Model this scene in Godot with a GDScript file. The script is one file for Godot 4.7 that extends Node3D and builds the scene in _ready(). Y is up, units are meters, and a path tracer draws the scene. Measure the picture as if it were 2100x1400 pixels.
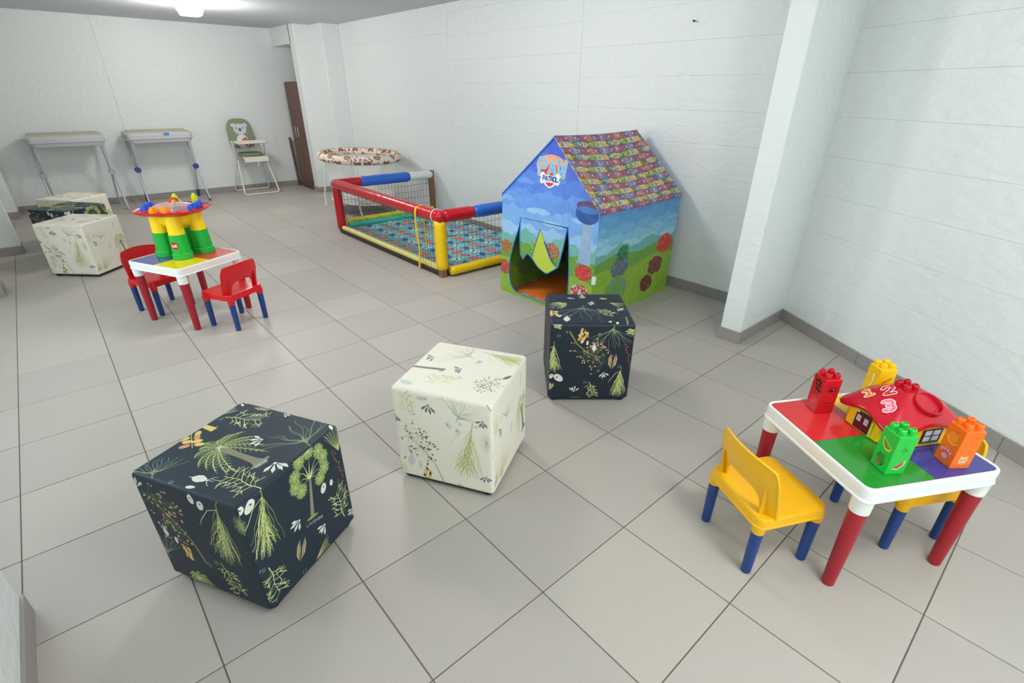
extends Node3D
# A children's play room: tiled floor, painted board-marked concrete walls, ottomans, toy tables and a play tent.

# where the motifs of the printed covers lie: face (0 side, 1 front, 2 top), motif, base, tip
const PRINT_DARK_A = [
	[2,"roots",0.70,0.98,0.87,0.63],[2,"roots",0.02,0.21,0.20,0.06],[2,"cocos",0.41,0.79,0.45,0.09],
	[2,"coral",0.75,0.08,0.84,0.45],[2,"stub",0.59,0.14,0.60,-0.00],[2,"bloom",0.50,0.00,0.36,0.18],
	[2,"petal",0.63,0.59,0.55,0.51],[2,"bud",0.12,0.45,0.14,0.63],[2,"seed",0.03,0.51,0.06,0.57],
	[2,"coral",0.21,0.99,0.21,0.59],[2,"petal",0.97,0.01,1.01,0.10],[2,"husk",0.99,0.35,0.97,0.18],
	[2,"seed",0.22,-0.04,0.29,-0.02],[2,"seed",0.33,-0.01,0.37,0.01],[2,"tuft",0.73,-0.02,0.90,0.02],
	[2,"petal",0.96,0.49,0.98,0.56],[2,"seed",0.96,0.94,0.94,1.00],[2,"num3",0.70,0.07,0.74,0.07],
	[2,"num2",0.61,0.12,0.64,0.13],[2,"num2",0.02,0.38,0.05,0.37],[2,"cocostext",0.36,0.78,0.46,0.80],
	[2,"petal",0.45,0.88,0.36,0.98],[0,"berries",0.47,0.71,0.21,0.10],[0,"broom",0.81,-0.00,0.71,0.63],
	[0,"bean",0.55,0.07,0.59,0.05],[0,"bean",0.62,0.09,0.67,0.09],[0,"bud",0.14,0.57,0.14,0.44],
	[0,"seed",0.23,0.60,0.22,0.53],[0,"bloom",0.31,0.59,0.30,0.73],[0,"cocos",0.38,1.15,0.27,0.79],
	[0,"coral",0.63,0.64,0.75,0.96],[0,"fan",0.98,0.24,0.97,0.06],[0,"petal",0.03,0.12,0.04,0.01],
	[0,"num2",0.48,0.72,0.52,0.70],[0,"num3",0.56,0.67,0.61,0.64],[0,"roots",0.06,0.80,0.01,0.55],
	[0,"seed",0.06,0.98,0.12,0.99],[1,"broom",0.20,-0.01,0.11,0.56],[1,"livistona",0.55,0.57,0.66,-0.03],
	[1,"bean",0.06,0.04,0.11,0.07],[1,"bean",-0.01,0.03,0.03,0.05],[1,"petal",0.43,-0.03,0.35,-0.04],
	[1,"petal",0.43,0.49,0.33,0.53],[1,"petal",0.65,0.74,0.56,0.79],[1,"petal",-0.01,0.50,-0.09,0.43],
	[1,"petal",0.98,0.87,0.91,0.91],[1,"husk",0.34,0.83,0.41,0.66],[1,"husk",-0.04,0.83,-0.07,0.59],
	[1,"coral",0.87,0.86,0.83,0.50],[1,"coral",0.08,0.62,0.11,0.97],[1,"catkin",0.87,0.19,0.94,0.51],
	[1,"bean",0.79,0.44,0.82,0.43],[1,"bean",0.69,0.42,0.74,0.42],[1,"tuft",0.95,0.22,0.94,-0.02],
	[1,"tuft",0.49,0.97,0.67,0.94],[1,"livtext",0.48,0.59,0.66,0.64],[1,"num3",0.01,0.59,0.06,0.61],
	[1,"num2",0.33,0.97,0.38,0.97],[1,"fan",-0.03,0.08,-0.01,0.22],
]
const PRINT_CREAM = [
	[2,"roots",0.75,0.52,0.92,0.17],[2,"petal",0.64,0.13,0.58,0.05],[2,"broom",0.91,0.57,0.79,1.03],
	[2,"trunk",0.44,0.34,0.40,-0.01],[2,"petal",0.51,0.49,0.44,0.42],[2,"coral",0.33,0.56,0.22,0.22],
	[2,"berries",0.52,1.00,0.24,0.69],[2,"bud",0.09,0.20,0.14,-0.01],[2,"bean",0.69,0.57,0.69,0.62],
	[2,"cocostext",0.39,0.30,0.47,0.34],[2,"petal",0.58,1.00,0.42,1.06],[2,"num3",0.34,0.52,0.36,0.56],
	[0,"coral",0.19,0.27,0.13,0.00],[0,"cocostext",0.27,0.06,0.38,0.05],[0,"petal",0.38,0.12,0.37,0.23],
	[0,"petal",0.72,-0.11,0.64,-0.00],[0,"roots",0.65,0.25,0.78,-0.01],[0,"trunk",0.79,-0.02,0.99,-0.01],
	[0,"bean",0.56,0.32,0.58,0.28],[0,"bean",0.64,0.36,0.68,0.34],[0,"broom",0.81,0.22,0.72,0.90],
	[0,"berries",0.48,0.97,0.18,0.38],[0,"petal",0.91,0.18,0.89,0.27],[0,"bud",0.13,0.88,0.17,0.68],
	[0,"seed",0.23,0.78,0.25,0.87],[0,"bloom",0.33,0.85,0.30,0.98],[0,"petal",0.93,0.79,0.93,0.88],
	[0,"fan",0.94,0.51,0.94,0.30],[0,"catkin",0.94,0.00,0.99,0.07],[0,"num3",0.67,0.26,0.71,0.26],
	[0,"num3",0.83,0.26,0.86,0.25],[0,"petal",0.02,0.30,0.01,0.40],[0,"coral",0.01,0.83,0.07,0.99],
	[0,"roots",0.54,-0.11,0.65,0.03],[0,"num3",0.20,0.26,0.24,0.25],[0,"coral",0.64,0.94,0.70,1.03],
	[1,"cocos",0.90,0.82,0.77,0.24],[1,"roots",0.37,0.38,0.40,0.17],[1,"catkin",0.79,0.11,0.77,0.23],
	[1,"tuft",0.19,0.94,0.39,0.67],[1,"seed",0.51,0.61,0.52,0.49],[1,"petal",0.23,0.39,0.15,0.43],
	[1,"coral",0.10,0.38,0.08,0.17],[1,"petal",1.06,0.52,1.05,0.59],[1,"tuft",0.03,0.92,0.20,0.78],
	[1,"num2",0.19,0.27,0.24,0.28],[1,"bloom",-0.01,0.50,-0.01,0.59],
]
const PRINT_DARK_B = [
	[2,"broom",0.48,0.01,0.47,0.19],[2,"bud",0.27,0.16,0.36,0.19],[2,"bloom",0.70,0.17,0.78,0.20],
	[2,"cocos",0.05,0.51,0.27,0.29],[2,"roots",0.44,0.42,0.43,0.90],[2,"coral",0.61,0.54,0.81,0.74],
	[2,"petal",0.86,0.53,0.94,0.59],[2,"petal",0.52,0.34,0.62,0.36],[2,"bloom",0.06,0.59,0.07,0.77],
	[2,"bud",0.19,0.94,0.22,0.73],[2,"seed",0.12,0.80,0.14,0.73],[2,"bean",0.69,0.93,0.72,0.93],
	[2,"bean",0.77,0.96,0.80,0.96],[2,"catkin",0.57,0.80,0.61,0.97],[2,"trunk",0.90,0.99,0.92,0.78],
	[2,"tuft",0.80,0.33,0.96,0.43],[1,"berries",0.23,0.10,0.60,0.58],[1,"bloom",0.41,0.07,0.36,0.23],
	[1,"bud",0.53,0.36,0.53,0.23],[1,"seed",0.45,0.27,0.44,0.21],[1,"roots",0.74,0.01,0.73,0.33],
	[1,"husk",0.76,0.58,0.77,0.38],[1,"catkin",0.89,0.26,0.98,0.58],[1,"broom",0.88,0.56,0.86,0.99],
	[1,"broom",0.05,0.23,0.07,0.64],[1,"petal",0.67,0.63,0.68,0.72],[1,"petal",0.32,0.90,0.32,0.81],
	[1,"bean",0.01,0.68,0.05,0.69],[1,"bean",0.11,0.74,0.13,0.67],[1,"coral",0.50,0.76,0.58,1.00],
	[1,"coral",0.88,0.09,1.01,0.10],[1,"num3",0.43,0.77,0.48,0.77],[1,"num3",0.83,0.55,0.88,0.55],
	[1,"num2",0.18,0.10,0.21,0.10],[1,"num3",0.08,0.15,0.13,0.15],[1,"cocostext",0.29,0.98,0.42,0.98],
	[1,"coral",0.03,0.01,0.14,0.04],[1,"seed",1.01,0.92,1.01,0.84],[1,"coral",0.00,0.88,0.05,0.77],
	[0,"coral",-0.47,2.18,1.72,0.56],[0,"broom",0.13,1.07,3.85,0.89],
]

# ---------------------------------------------------------------- mesh builder
class MB:
	var v := PackedVector3Array()
	var uv := PackedVector2Array()

	func tri(a: Vector3, b: Vector3, c: Vector3, ua := Vector2.ZERO, ub := Vector2.ZERO, uc := Vector2.ZERO) -> void:
		if (c - a).cross(b - a).length_squared() < 1e-16:
			return
		v.append(a); v.append(b); v.append(c)
		uv.append(ua); uv.append(ub); uv.append(uc)

	func quad(a: Vector3, b: Vector3, c: Vector3, d: Vector3, ua := Vector2.ZERO, ub := Vector2.ZERO, uc := Vector2.ZERO, ud := Vector2.ZERO) -> void:
		tri(a, b, c, ua, ub, uc)
		tri(a, c, d, ua, uc, ud)

	func orient(start: int) -> void:
		# turn a closed solid so that its front faces (clockwise) look outward
		var vol := 0.0
		for i in range(start, v.size(), 3):
			vol += v[i].dot(v[i + 1].cross(v[i + 2]))
		if vol > 0.0:
			for i in range(start, v.size(), 3):
				var t := v[i + 1]; v[i + 1] = v[i + 2]; v[i + 2] = t
				var w := uv[i + 1]; uv[i + 1] = uv[i + 2]; uv[i + 2] = w

	func loft(rings: Array, cap0 := true, cap1 := true, closed := true) -> void:
		var s := v.size()
		var n: int = rings[0].size()
		for k in rings.size() - 1:
			var r0: PackedVector3Array = rings[k]
			var r1: PackedVector3Array = rings[k + 1]
			var va := float(k) / (rings.size() - 1)
			var vb := float(k + 1) / (rings.size() - 1)
			for i in (n if closed else n - 1):
				var j := (i + 1) % n
				var u0 := float(i) / n
				var u1 := float(i + 1) / n
				quad(r0[i], r0[j], r1[j], r1[i], Vector2(u0, va), Vector2(u1, va), Vector2(u1, vb), Vector2(u0, vb))
		if cap0: fan_cap(rings[0], false)
		if cap1: fan_cap(rings[-1], true)
		orient(s)

	func fan_cap(ring: PackedVector3Array, rev: bool) -> void:
		var c := Vector3.ZERO
		for p in ring: c += p
		c /= ring.size()
		for i in ring.size():
			var j := (i + 1) % ring.size()
			if rev: tri(c, ring[i], ring[j])
			else: tri(c, ring[j], ring[i])

	func box(c: Vector3, size: Vector3, b := Basis.IDENTITY, bev := 0.0) -> void:
		var h := size * 0.5
		if bev <= 0.0:
			var s := v.size()
			var p := []
			for i in 8:
				p.append(c + b * Vector3(h.x * (1 if i & 1 else -1), h.y * (1 if i & 2 else -1), h.z * (1 if i & 4 else -1)))
			for f in [[0, 1, 3, 2], [5, 4, 6, 7], [4, 0, 2, 6], [1, 5, 7, 3], [2, 3, 7, 6], [4, 5, 1, 0]]:
				quad(p[f[0]], p[f[1]], p[f[2]], p[f[3]], Vector2(0, 1), Vector2(1, 1), Vector2(1, 0), Vector2(0, 0))
			orient(s)
		else:
			var rings := []
			for l in [[-h.y, bev], [-h.y + bev, 0.0], [h.y - bev, 0.0], [h.y, bev]]:
				var r := PackedVector3Array()
				var i: float = l[1]
				for q in [Vector2(-1, -1), Vector2(1, -1), Vector2(1, 1), Vector2(-1, 1)]:
					# each corner cut
					var ex: float = h.x - i
					var ez: float = h.z - i
					if q.x * q.y > 0:
						r.append(c + b * Vector3(q.x * ex, l[0], q.y * (ez - bev)))
						r.append(c + b * Vector3(q.x * (ex - bev), l[0], q.y * ez))
					else:
						r.append(c + b * Vector3(q.x * (ex - bev), l[0], q.y * ez))
						r.append(c + b * Vector3(q.x * ex, l[0], q.y * (ez - bev)))
				rings.append(r)
			loft(rings)

	func lathe(prof: Array, n := 20, xf := Transform3D.IDENTITY, caps := true) -> void:
		var rings := []
		for p in prof:
			var r := PackedVector3Array()
			for i in n:
				var a := TAU * i / n
				r.append(xf * Vector3(p.x * cos(a), p.y, p.x * sin(a)))
			rings.append(r)
		loft(rings, caps, caps)

	func tube(pts: Array, r0: float, r1 := -1.0, n := 10, closed := false, sq := 1.0) -> void:
		if r1 < 0.0: r1 = r0
		var rings := []
		var m := pts.size()
		var side := Vector3.ZERO
		for k in m:
			var d: Vector3
			if closed: d = pts[(k + 1) % m] - pts[(k - 1 + m) % m]
			else: d = pts[mini(k + 1, m - 1)] - pts[maxi(k - 1, 0)]
			d = d.normalized()
			if side == Vector3.ZERO:
				side = d.cross(Vector3.UP if absf(d.y) < 0.9 else Vector3.RIGHT).normalized()
			else:
				side = (side - d * side.dot(d)).normalized()
			var up := side.cross(d)
			var rr := lerpf(r0, r1, float(k) / maxf(1, m - 1))
			var r := PackedVector3Array()
			for i in n:
				var a := TAU * i / n
				r.append(pts[k] + side * cos(a) * rr + up * sin(a) * rr * sq)
			rings.append(r)
		if closed:
			rings.append(rings[0])
			loft(rings, false, false)
		else:
			loft(rings)

	func prism(poly: PackedVector2Array, z0: float, z1: float, xf := Transform3D.IDENTITY, uvf = null) -> void:
		var s := v.size()
		var ix := Geometry2D.triangulate_polygon(poly)
		var cw := Geometry2D.is_polygon_clockwise(poly)
		for i in range(0, ix.size(), 3):
			var a := poly[ix[i]]; var b := poly[ix[i + 1]]; var c := poly[ix[i + 2]]
			if (b - a).cross(c - a) < 0.0:
				var t := b; b = c; c = t
			var ua := Vector2.ZERO; var ub := Vector2.ZERO; var uc := Vector2.ZERO
			if uvf != null:
				ua = uvf.call(a); ub = uvf.call(b); uc = uvf.call(c)
			tri(xf * Vector3(a.x, a.y, z1), xf * Vector3(c.x, c.y, z1), xf * Vector3(b.x, b.y, z1), ua, uc, ub)
			tri(xf * Vector3(a.x, a.y, z0), xf * Vector3(b.x, b.y, z0), xf * Vector3(c.x, c.y, z0), ua, ub, uc)
		var m := poly.size()
		for i in m:
			var a := poly[i]; var b := poly[(i + 1) % m]
			if cw:
				var t := a; a = b; b = t
			var ua := Vector2.ZERO; var ub := Vector2.ZERO
			if uvf != null:
				ua = uvf.call(a); ub = uvf.call(b)
			quad(xf * Vector3(a.x, a.y, z0), xf * Vector3(a.x, a.y, z1), xf * Vector3(b.x, b.y, z1), xf * Vector3(b.x, b.y, z0), ua, ua, ub, ub)
		orient(s)

	func rbox(size: Vector3, r: float, seg := 3, xf := Transform3D.IDENTITY, atlas := true) -> void:
		# rounded box standing on y = 0, its sides laid out in an atlas: side x, side z, top
		var s := v.size()
		var h := size * 0.5
		var inn := h - Vector3.ONE * r
		var ts := []
		for i in seg + 1: ts.append(-1.0 + (r / h.x) * (1.0 - cos(PI / 2 * i / seg)) * 1.0)
		var cuts := []
		for axis in 3:
			var l := []
			for i in seg + 1:
				l.append(-h[axis] + r * (1.0 - cos(PI * 0.5 * i / seg)))
			for i in 5:
				l.append(lerpf(-inn[axis], inn[axis], (i + 1) / 6.0))
			for i in seg + 1:
				l.append(h[axis] - r * (1.0 - cos(PI * 0.5 * (seg - i) / seg)))
			cuts.append(l)
		for f in 6:
			var ax := f >> 1
			var sg := 1.0 if f & 1 else -1.0
			var a1 := (ax + 1) % 3
			var a2 := (ax + 2) % 3
			var l1: Array = cuts[a1]
			var l2: Array = cuts[a2]
			var P := []
			var U := []
			for i in l1.size():
				var rp := []
				var ru := []
				for j in l2.size():
					var p := Vector3.ZERO
					p[ax] = sg * h[ax]; p[a1] = l1[i]; p[a2] = l2[j]
					var q := p.clamp(-inn, inn)
					var w := q + (p - q).normalized() * r
					rp.append(xf * (w + Vector3(0, h.y, 0)))
					var t := Vector2.ZERO
					var nx := (w.x / h.x + 1.0) * 0.5
					var ny := (1.0 - w.y / h.y) * 0.5
					var nz := (w.z / h.z + 1.0) * 0.5
					if ax == 0: t = Vector2((nz if sg < 0 else 1.0 - nz) / 3.0, ny)
					elif ax == 2: t = Vector2((1.0 + (nx if sg > 0 else 1.0 - nx)) / 3.0, ny)
					else: t = Vector2((2.0 + nx) / 3.0, nz)
					ru.append(t)
				P.append(rp); U.append(ru)
			for i in l1.size() - 1:
				for j in l2.size() - 1:
					if sg > 0: quad(P[i][j], P[i][j + 1], P[i + 1][j + 1], P[i + 1][j], U[i][j], U[i][j + 1], U[i + 1][j + 1], U[i + 1][j])
					else: quad(P[i][j], P[i + 1][j], P[i + 1][j + 1], P[i][j + 1], U[i][j], U[i + 1][j], U[i + 1][j + 1], U[i][j + 1])
		orient(s)

	func mesh(crease := 38.0) -> ArrayMesh:
		var lim := cos(deg_to_rad(crease))
		var at := {}
		var fn := PackedVector3Array()
		for i in range(0, v.size(), 3):
			var nn := (v[i + 2] - v[i]).cross(v[i + 1] - v[i])
			fn.append(nn)
			for k in 3:
				var key := Vector3i((v[i + k] * 20000.0).round())
				if at.has(key): at[key].append(i / 3)
				else: at[key] = [i / 3]
		var nr := PackedVector3Array()
		nr.resize(v.size())
		for i in v.size():
			var me := fn[i / 3].normalized()
			var sum := Vector3.ZERO
			for f in at[Vector3i((v[i] * 20000.0).round())]:
				if fn[f].normalized().dot(me) > lim: sum += fn[f]
			nr[i] = sum.normalized() if sum.length_squared() > 1e-20 else me
		var arr := []
		arr.resize(Mesh.ARRAY_MAX)
		arr[Mesh.ARRAY_VERTEX] = v
		arr[Mesh.ARRAY_NORMAL] = nr
		arr[Mesh.ARRAY_TEX_UV] = uv
		var am := ArrayMesh.new()
		am.add_surface_from_arrays(Mesh.PRIMITIVE_TRIANGLES, arr)
		return am

# ---------------------------------------------------------------- print maker
class Canvas:
	var im: Image
	var t := Transform2D.IDENTITY
	var clip: Rect2i
	var rng := RandomNumberGenerator.new()
	const GLYPH = {"A": [[0, 6, 2, 0, 4, 6], [1, 4, 3, 4]], "W": [[0, 0, 1, 6, 2, 2, 3, 6, 4, 0]], "P": [[0, 6, 0, 0, 3, 0, 4, 1, 4, 2, 3, 3, 0, 3]],
		"T": [[0, 0, 4, 0], [2, 0, 2, 6]], "R": [[0, 6, 0, 0, 3, 0, 4, 1, 4, 2, 3, 3, 0, 3], [2, 3, 4, 6]], "O": [[1, 0, 3, 0, 4, 1, 4, 5, 3, 6, 1, 6, 0, 5, 0, 1, 1, 0]],
		"L": [[0, 0, 0, 6, 4, 6]], "C": [[4, 1, 3, 0, 1, 0, 0, 1, 0, 5, 1, 6, 3, 6, 4, 5]], "S": [[4, 1, 3, 0, 1, 0, 0, 1, 0, 2, 1, 3, 3, 3, 4, 4, 4, 5, 3, 6, 1, 6, 0, 5]],
		"I": [[2, 0, 2, 6], [1, 0, 3, 0], [1, 6, 3, 6]], "V": [[0, 0, 2, 6, 4, 0]], "N": [[0, 6, 0, 0, 4, 6, 4, 0]], "1": [[0.6, 1.6, 2, 0, 2, 6], [0.6, 6, 3.4, 6]],
		"2": [[0, 1, 1, 0, 3, 0, 4, 1, 4, 2, 0, 6, 4, 6]], "3": [[0, 0.6, 1, 0, 3, 0, 4, 1, 4, 2, 3, 3, 1.6, 3], [3, 3, 4, 4, 4, 5, 3, 6, 1, 6, 0, 5.4]],
		"n": [[0, 6, 0, 2], [0, 3, 1.4, 2, 3, 2, 4, 3, 4, 6]], "u": [[0, 2, 0, 5, 1, 6, 2.6, 6, 4, 5], [4, 2, 4, 6]], "t": [[1.5, 0, 1.5, 5, 2.4, 6, 3.6, 6], [0, 2, 3.4, 2]]}

	func _init(w: int, h: int, c: Color, sd := 7) -> void:
		im = Image.create(w, h, false, Image.FORMAT_RGBA8)
		im.fill(c)
		clip = Rect2i(0, 0, w, h)
		rng.seed = sd

	func stroke(pts: Array, w0: float, w1: float, c: Color) -> void:
		var total := 0.0
		var q := []
		for p in pts: q.append(t * p)
		for i in q.size() - 1: total += q[i].distance_to(q[i + 1])
		if total < 0.01: return
		var run := 0.0
		for i in q.size() - 1:
			var d: float = q[i].distance_to(q[i + 1])
			var n := maxi(1, int(ceil(d / 0.9)))
			for k in n:
				var f := float(k) / n
				var w := lerpf(w0, w1, (run + d * f) / total)
				dot(q[i].lerp(q[i + 1], f), w, c)
			run += d
		dot(q[-1], w1, c)

	func dot(p: Vector2, w: float, c: Color) -> void:
		if w <= 3.0:
			var s := maxi(1, roundi(w))
			im.fill_rect(Rect2i(roundi(p.x - s * 0.5), roundi(p.y - s * 0.5), s, s).intersection(clip), c)
		else:
			var r := w * 0.5
			for y in range(int(-r), int(r) + 1):
				var x := int(sqrt(maxf(0.0, r * r - y * y)))
				im.fill_rect(Rect2i(roundi(p.x) - x, roundi(p.y) + y, 2 * x + 1, 1).intersection(clip), c)

	func fill(poly: Array, c: Color) -> void:
		var q := []
		var y0 := 1e9
		var y1 := -1e9
		for p in poly:
			var w: Vector2 = t * p
			q.append(w); y0 = minf(y0, w.y); y1 = maxf(y1, w.y)
		for y in range(maxi(clip.position.y, int(floor(y0))), mini(clip.end.y - 1, int(ceil(y1))) + 1):
			var xs := []
			for i in q.size():
				var a: Vector2 = q[i]
				var b: Vector2 = q[(i + 1) % q.size()]
				if (a.y <= y + 0.5) != (b.y <= y + 0.5):
					xs.append(a.x + (y + 0.5 - a.y) / (b.y - a.y) * (b.x - a.x))
			xs.sort()
			for i in range(0, xs.size() - 1, 2):
				var xa := roundi(xs[i])
				im.fill_rect(Rect2i(xa, y, maxi(1, roundi(xs[i + 1]) - xa), 1).intersection(clip), c)

	func ell(o: Vector2, rx: float, ry: float, rot: float, c: Color) -> void:
		var p := []
		for i in 16:
			var a := TAU * i / 16
			p.append(o + Vector2(cos(a) * rx, sin(a) * ry).rotated(rot))
		fill(p, c)

	func text(s: String, o: Vector2, h: float, w: float, c: Color, lw: float, adv := 1.35) -> void:
		for i in s.length():
			for g in GLYPH.get(s[i], []):
				var p := []
				for k in range(0, g.size(), 2):
					p.append(o + Vector2(i * w * adv + g[k] / 4.0 * w, g[k + 1] / 6.0 * h))
				stroke(p, lw, lw, c)

	func tex() -> ImageTexture:
		im.generate_mipmaps()
		return ImageTexture.create_from_image(im)

	# --- botanical motifs: drawn from (0, 0) at the base to (0, 1) at the tip
	func motif(kind: String, pal: Dictionary) -> void:
		var k: float = pal.k
		match kind:
			"roots":
				stroke([Vector2(0, 0), Vector2(0.03, 0.15), Vector2(0, 0.28)], 3.5 * k, 2.5 * k, pal.green)
				for i in 15:
					var s := (i - 7) / 7.0 + rng.randf_range(-0.08, 0.08)
					var p := [Vector2(0, 0.1 + 0.2 * rng.randf())]
					var l := rng.randf_range(0.6, 0.95)
					for j in 7:
						var f := (j + 1) / 7.0
						p.append(Vector2(s * 0.85 * sin(f * 1.5) + 0.03 * sin(f * 9 + i), 0.15 + l * f * (1.0 - 0.5 * absf(s) * f)))
					stroke(p, 2.0 * k, 1.3 * k, pal.wisp)
			"broom":
				stroke([Vector2(0, 0), Vector2(0, 0.3), Vector2(0.01, 0.8)], 4.5 * k, 2.0 * k, pal.green)
				for i in 54:
					var f0 := 0.1 + 0.6 * i / 54.0
					var s := rng.randf_range(-1.0, 1.0)
					var ln := rng.randf_range(0.82, 1.0) - 0.12 * absf(s)
					var p := [Vector2(0, f0)]
					for j in 8:
						var f := (j + 1) / 8.0
						p.append(Vector2(s * 0.25 * pow(f, 0.8) * (1.2 - f0) + 0.011 * sin(f * 15 + i * 2), f0 + (ln - f0) * f))
					if ln > f0 + 0.05: stroke(p, 2.2 * k, 1.6 * k, pal.green if i % 2 else pal.pale)
				stroke([Vector2(0, 0.12), Vector2(-0.14, 0.2), Vector2(-0.26, 0.4), Vector2(-0.3, 0.5)], 2.2 * k, 1.8 * k, pal.pale)
			"berries":
				var stem := [Vector2(0, 0), Vector2(-0.03, 0.3), Vector2(0.02, 0.55), Vector2(0.12, 0.78), Vector2(0.1, 0.95)]
				stroke(stem, 7.0 * k, 3.0 * k, pal.green)
				for i in 46:
					var f := rng.randf_range(0.5, 1.0)
					var b := Vector2(0.02 + 0.1 * f + rng.randf_range(-0.05, 0.05), f)
					var e := b + Vector2(rng.randf_range(-0.28, 0.3), rng.randf_range(-0.3, 0.1))
					stroke([b, (b + e) * 0.5 + Vector2(0, 0.03), e], 1.5 * k, 1.2 * k, pal.twig)
					for j in 2:
						ell(e + Vector2(rng.randf_range(-0.03, 0.03), rng.randf_range(-0.03, 0.03)), 0.011, 0.016, rng.randf() * 3, pal.berry if (i + j) % 3 else pal.berry2)
			"cocos":
				fill([Vector2(-0.075, 0.0), Vector2(0.075, 0.0), Vector2(0.042, 0.1), Vector2(0.034, 0.3), Vector2(0.045, 0.58), Vector2(-0.045, 0.58), Vector2(-0.034, 0.3), Vector2(-0.042, 0.1)], pal.trunk)
				for i in 22: stroke([Vector2(-0.035, 0.04 + i * 0.025), Vector2(0.035, 0.05 + i * 0.025)], 1.2 * k, 1.2 * k, pal.stem)
				ell(Vector2(0, 0.01), 0.12, 0.028, 0, pal.trunk)
				for i in 15:
					var a := lerpf(-2.5, 2.5, i / 14.0) + rng.randf_range(-0.1, 0.1)
					var ln := rng.randf_range(0.32, 0.42)
					var p := []
					for j in 11:
						var f := j / 10.0
						p.append(Vector2(sin(a) * ln * (f - 0.12 * f * f), 0.6 + cos(a) * ln * f - 0.2 * f * f))
					for j in range(3, 11):
						var tg: Vector2 = (p[j] - p[j - 1]).normalized()
						var nr := Vector2(-tg.y, tg.x)
						var w := 0.055 * sin(PI * minf(1.0, j / 11.0 + 0.12))
						for sd in [-1.0, 1.0]:
							stroke([p[j - 1], p[j - 1] + nr * sd * w + tg * 0.03 + Vector2(0, -0.02)], 2.2 * k, 1.6 * k, pal.green if i % 3 else pal.leaf)
							stroke([p[j], p[j] + nr * sd * w + tg * 0.025 + Vector2(0, -0.025)], 2.2 * k, 1.6 * k, pal.leaf)
					stroke(p, 2.4 * k, 1.8 * k, pal.pale)
			"livistona":
				fill([Vector2(-0.032, 0.0), Vector2(0.032, 0.0), Vector2(0.016, 0.6), Vector2(-0.016, 0.6)], pal.trunk)
				ell(Vector2(0, 0.0), 0.1, 0.022, 0, pal.green)
				for i in 9:
					var a := lerpf(-2.5, 2.5, i / 8.0) + rng.randf_range(-0.1, 0.1)
					var c := Vector2(sin(a) * 0.26, 0.62 + cos(a) * (0.3 if absf(a) < 1.2 else 0.2))
					for j in 3: stroke([Vector2(0.01 * j, 0.56), Vector2(sin(a) * 0.12, 0.64 + cos(a) * 0.12), c], 1.6 * k, 1.3 * k, pal.pale)
					var fanp := []
					for j in 30:
						var b := TAU * j / 30.0
						fanp.append(c + Vector2(sin(b) * 0.095, cos(b) * 0.11) * (1.0 if j % 2 else 0.78))
					fill(fanp, pal.leaf)
					for j in 15:
						var b := lerpf(-2.6, 2.6, j / 14.0)
						stroke([c, c + Vector2(sin(a + b), cos(a + b)) * 0.1], 1.2 * k, 1.2 * k, pal.green if j % 2 else pal.pale)
			"fan":
				for j in 44:
					var b := TAU * j / 44.0
					stroke([Vector2(0, 0.5), Vector2(sin(b) * 0.34, 0.5 + cos(b) * 0.45) * Vector2(1, 1) * rng.randf_range(0.85, 1.05)], 1.6 * k, 1.3 * k, pal.leaf if j % 2 else pal.wisp)
				stroke([Vector2(0, 0), Vector2(0, 0.5)], 2.4 * k, 2.0 * k, pal.green)
			"coral":
				stroke([Vector2(0, 0), Vector2(0.03, 0.25), Vector2(-0.03, 0.5), Vector2(0.01, 0.8)], 3.6 * k, 2.2 * k, pal.pale)
				for i in 13:
					var f := 0.12 + 0.055 * i
					var sd := 1.0 if i % 2 else -1.0
					var o := Vector2(0.02 * sin(f * 9), f)
					var m := o + Vector2(sd * rng.randf_range(0.08, 0.16), rng.randf_range(0.03, 0.12))
					var e := m + Vector2(sd * rng.randf_range(-0.02, 0.16), rng.randf_range(0.06, 0.2))
					stroke([o, m, e], 3.0 * k, 2.2 * k, pal.pale if i % 4 else pal.green)
					for j in 2:
						stroke([m, m + Vector2(sd * rng.randf_range(0.04, 0.18), rng.randf_range(-0.06, 0.1))], 2.6 * k, 2.0 * k, pal.pale)
			"bloom":
				stroke([Vector2(0, 0), Vector2(0, 1)], 2.5 * k, 2.5 * k, pal.yellow)
				for i in 8:
					ell(Vector2(0.17 * (1.0 if i % 2 else -1.0) + rng.randf_range(-0.05, 0.05), 0.1 + 0.115 * i), 0.17, 0.1, rng.randf() * 2, pal.yellow if i % 3 else pal.berry)
			"petal":
				for i in 4:
					var a := lerpf(-0.85, 0.85, i / 3.0) + rng.randf_range(-0.1, 0.1)
					var d := Vector2(sin(a), cos(a))
					var nn := Vector2(d.y, -d.x)
					var l := rng.randf_range(0.8, 1.0)
					fill([d * 0.12, d * l * 0.7 + nn * 0.12, d * l, d * l * 0.7 - nn * 0.12], pal.petal)
				ell(Vector2(0, 0.06), 0.1, 0.09, 0, pal.petal)
			"bud":
				fill([Vector2(0, 0.05), Vector2(0.16, 0.25), Vector2(0.2, 0.45), Vector2(0.1, 0.68), Vector2(0, 0.78), Vector2(-0.1, 0.68), Vector2(-0.2, 0.45), Vector2(-0.16, 0.25)], pal.white)
				for s in [-1, 0, 1]: stroke([Vector2(0, 0.76), Vector2(0.2 * s, 0.92), Vector2(0.26 * s, 1.05)], 2.2 * k, 1.6 * k, pal.white)
				stroke([Vector2(0, 0.2), Vector2(0.02, 0.7)], 1.2 * k, 1.2 * k, pal.petal)
				stroke([Vector2(0, 0.1), Vector2(0, -0.05)], 2.0 * k, 1.8 * k, pal.white)
			"seed": ell(Vector2(0, 0.5), 0.22, 0.5, 0.2, pal.white)
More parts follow.
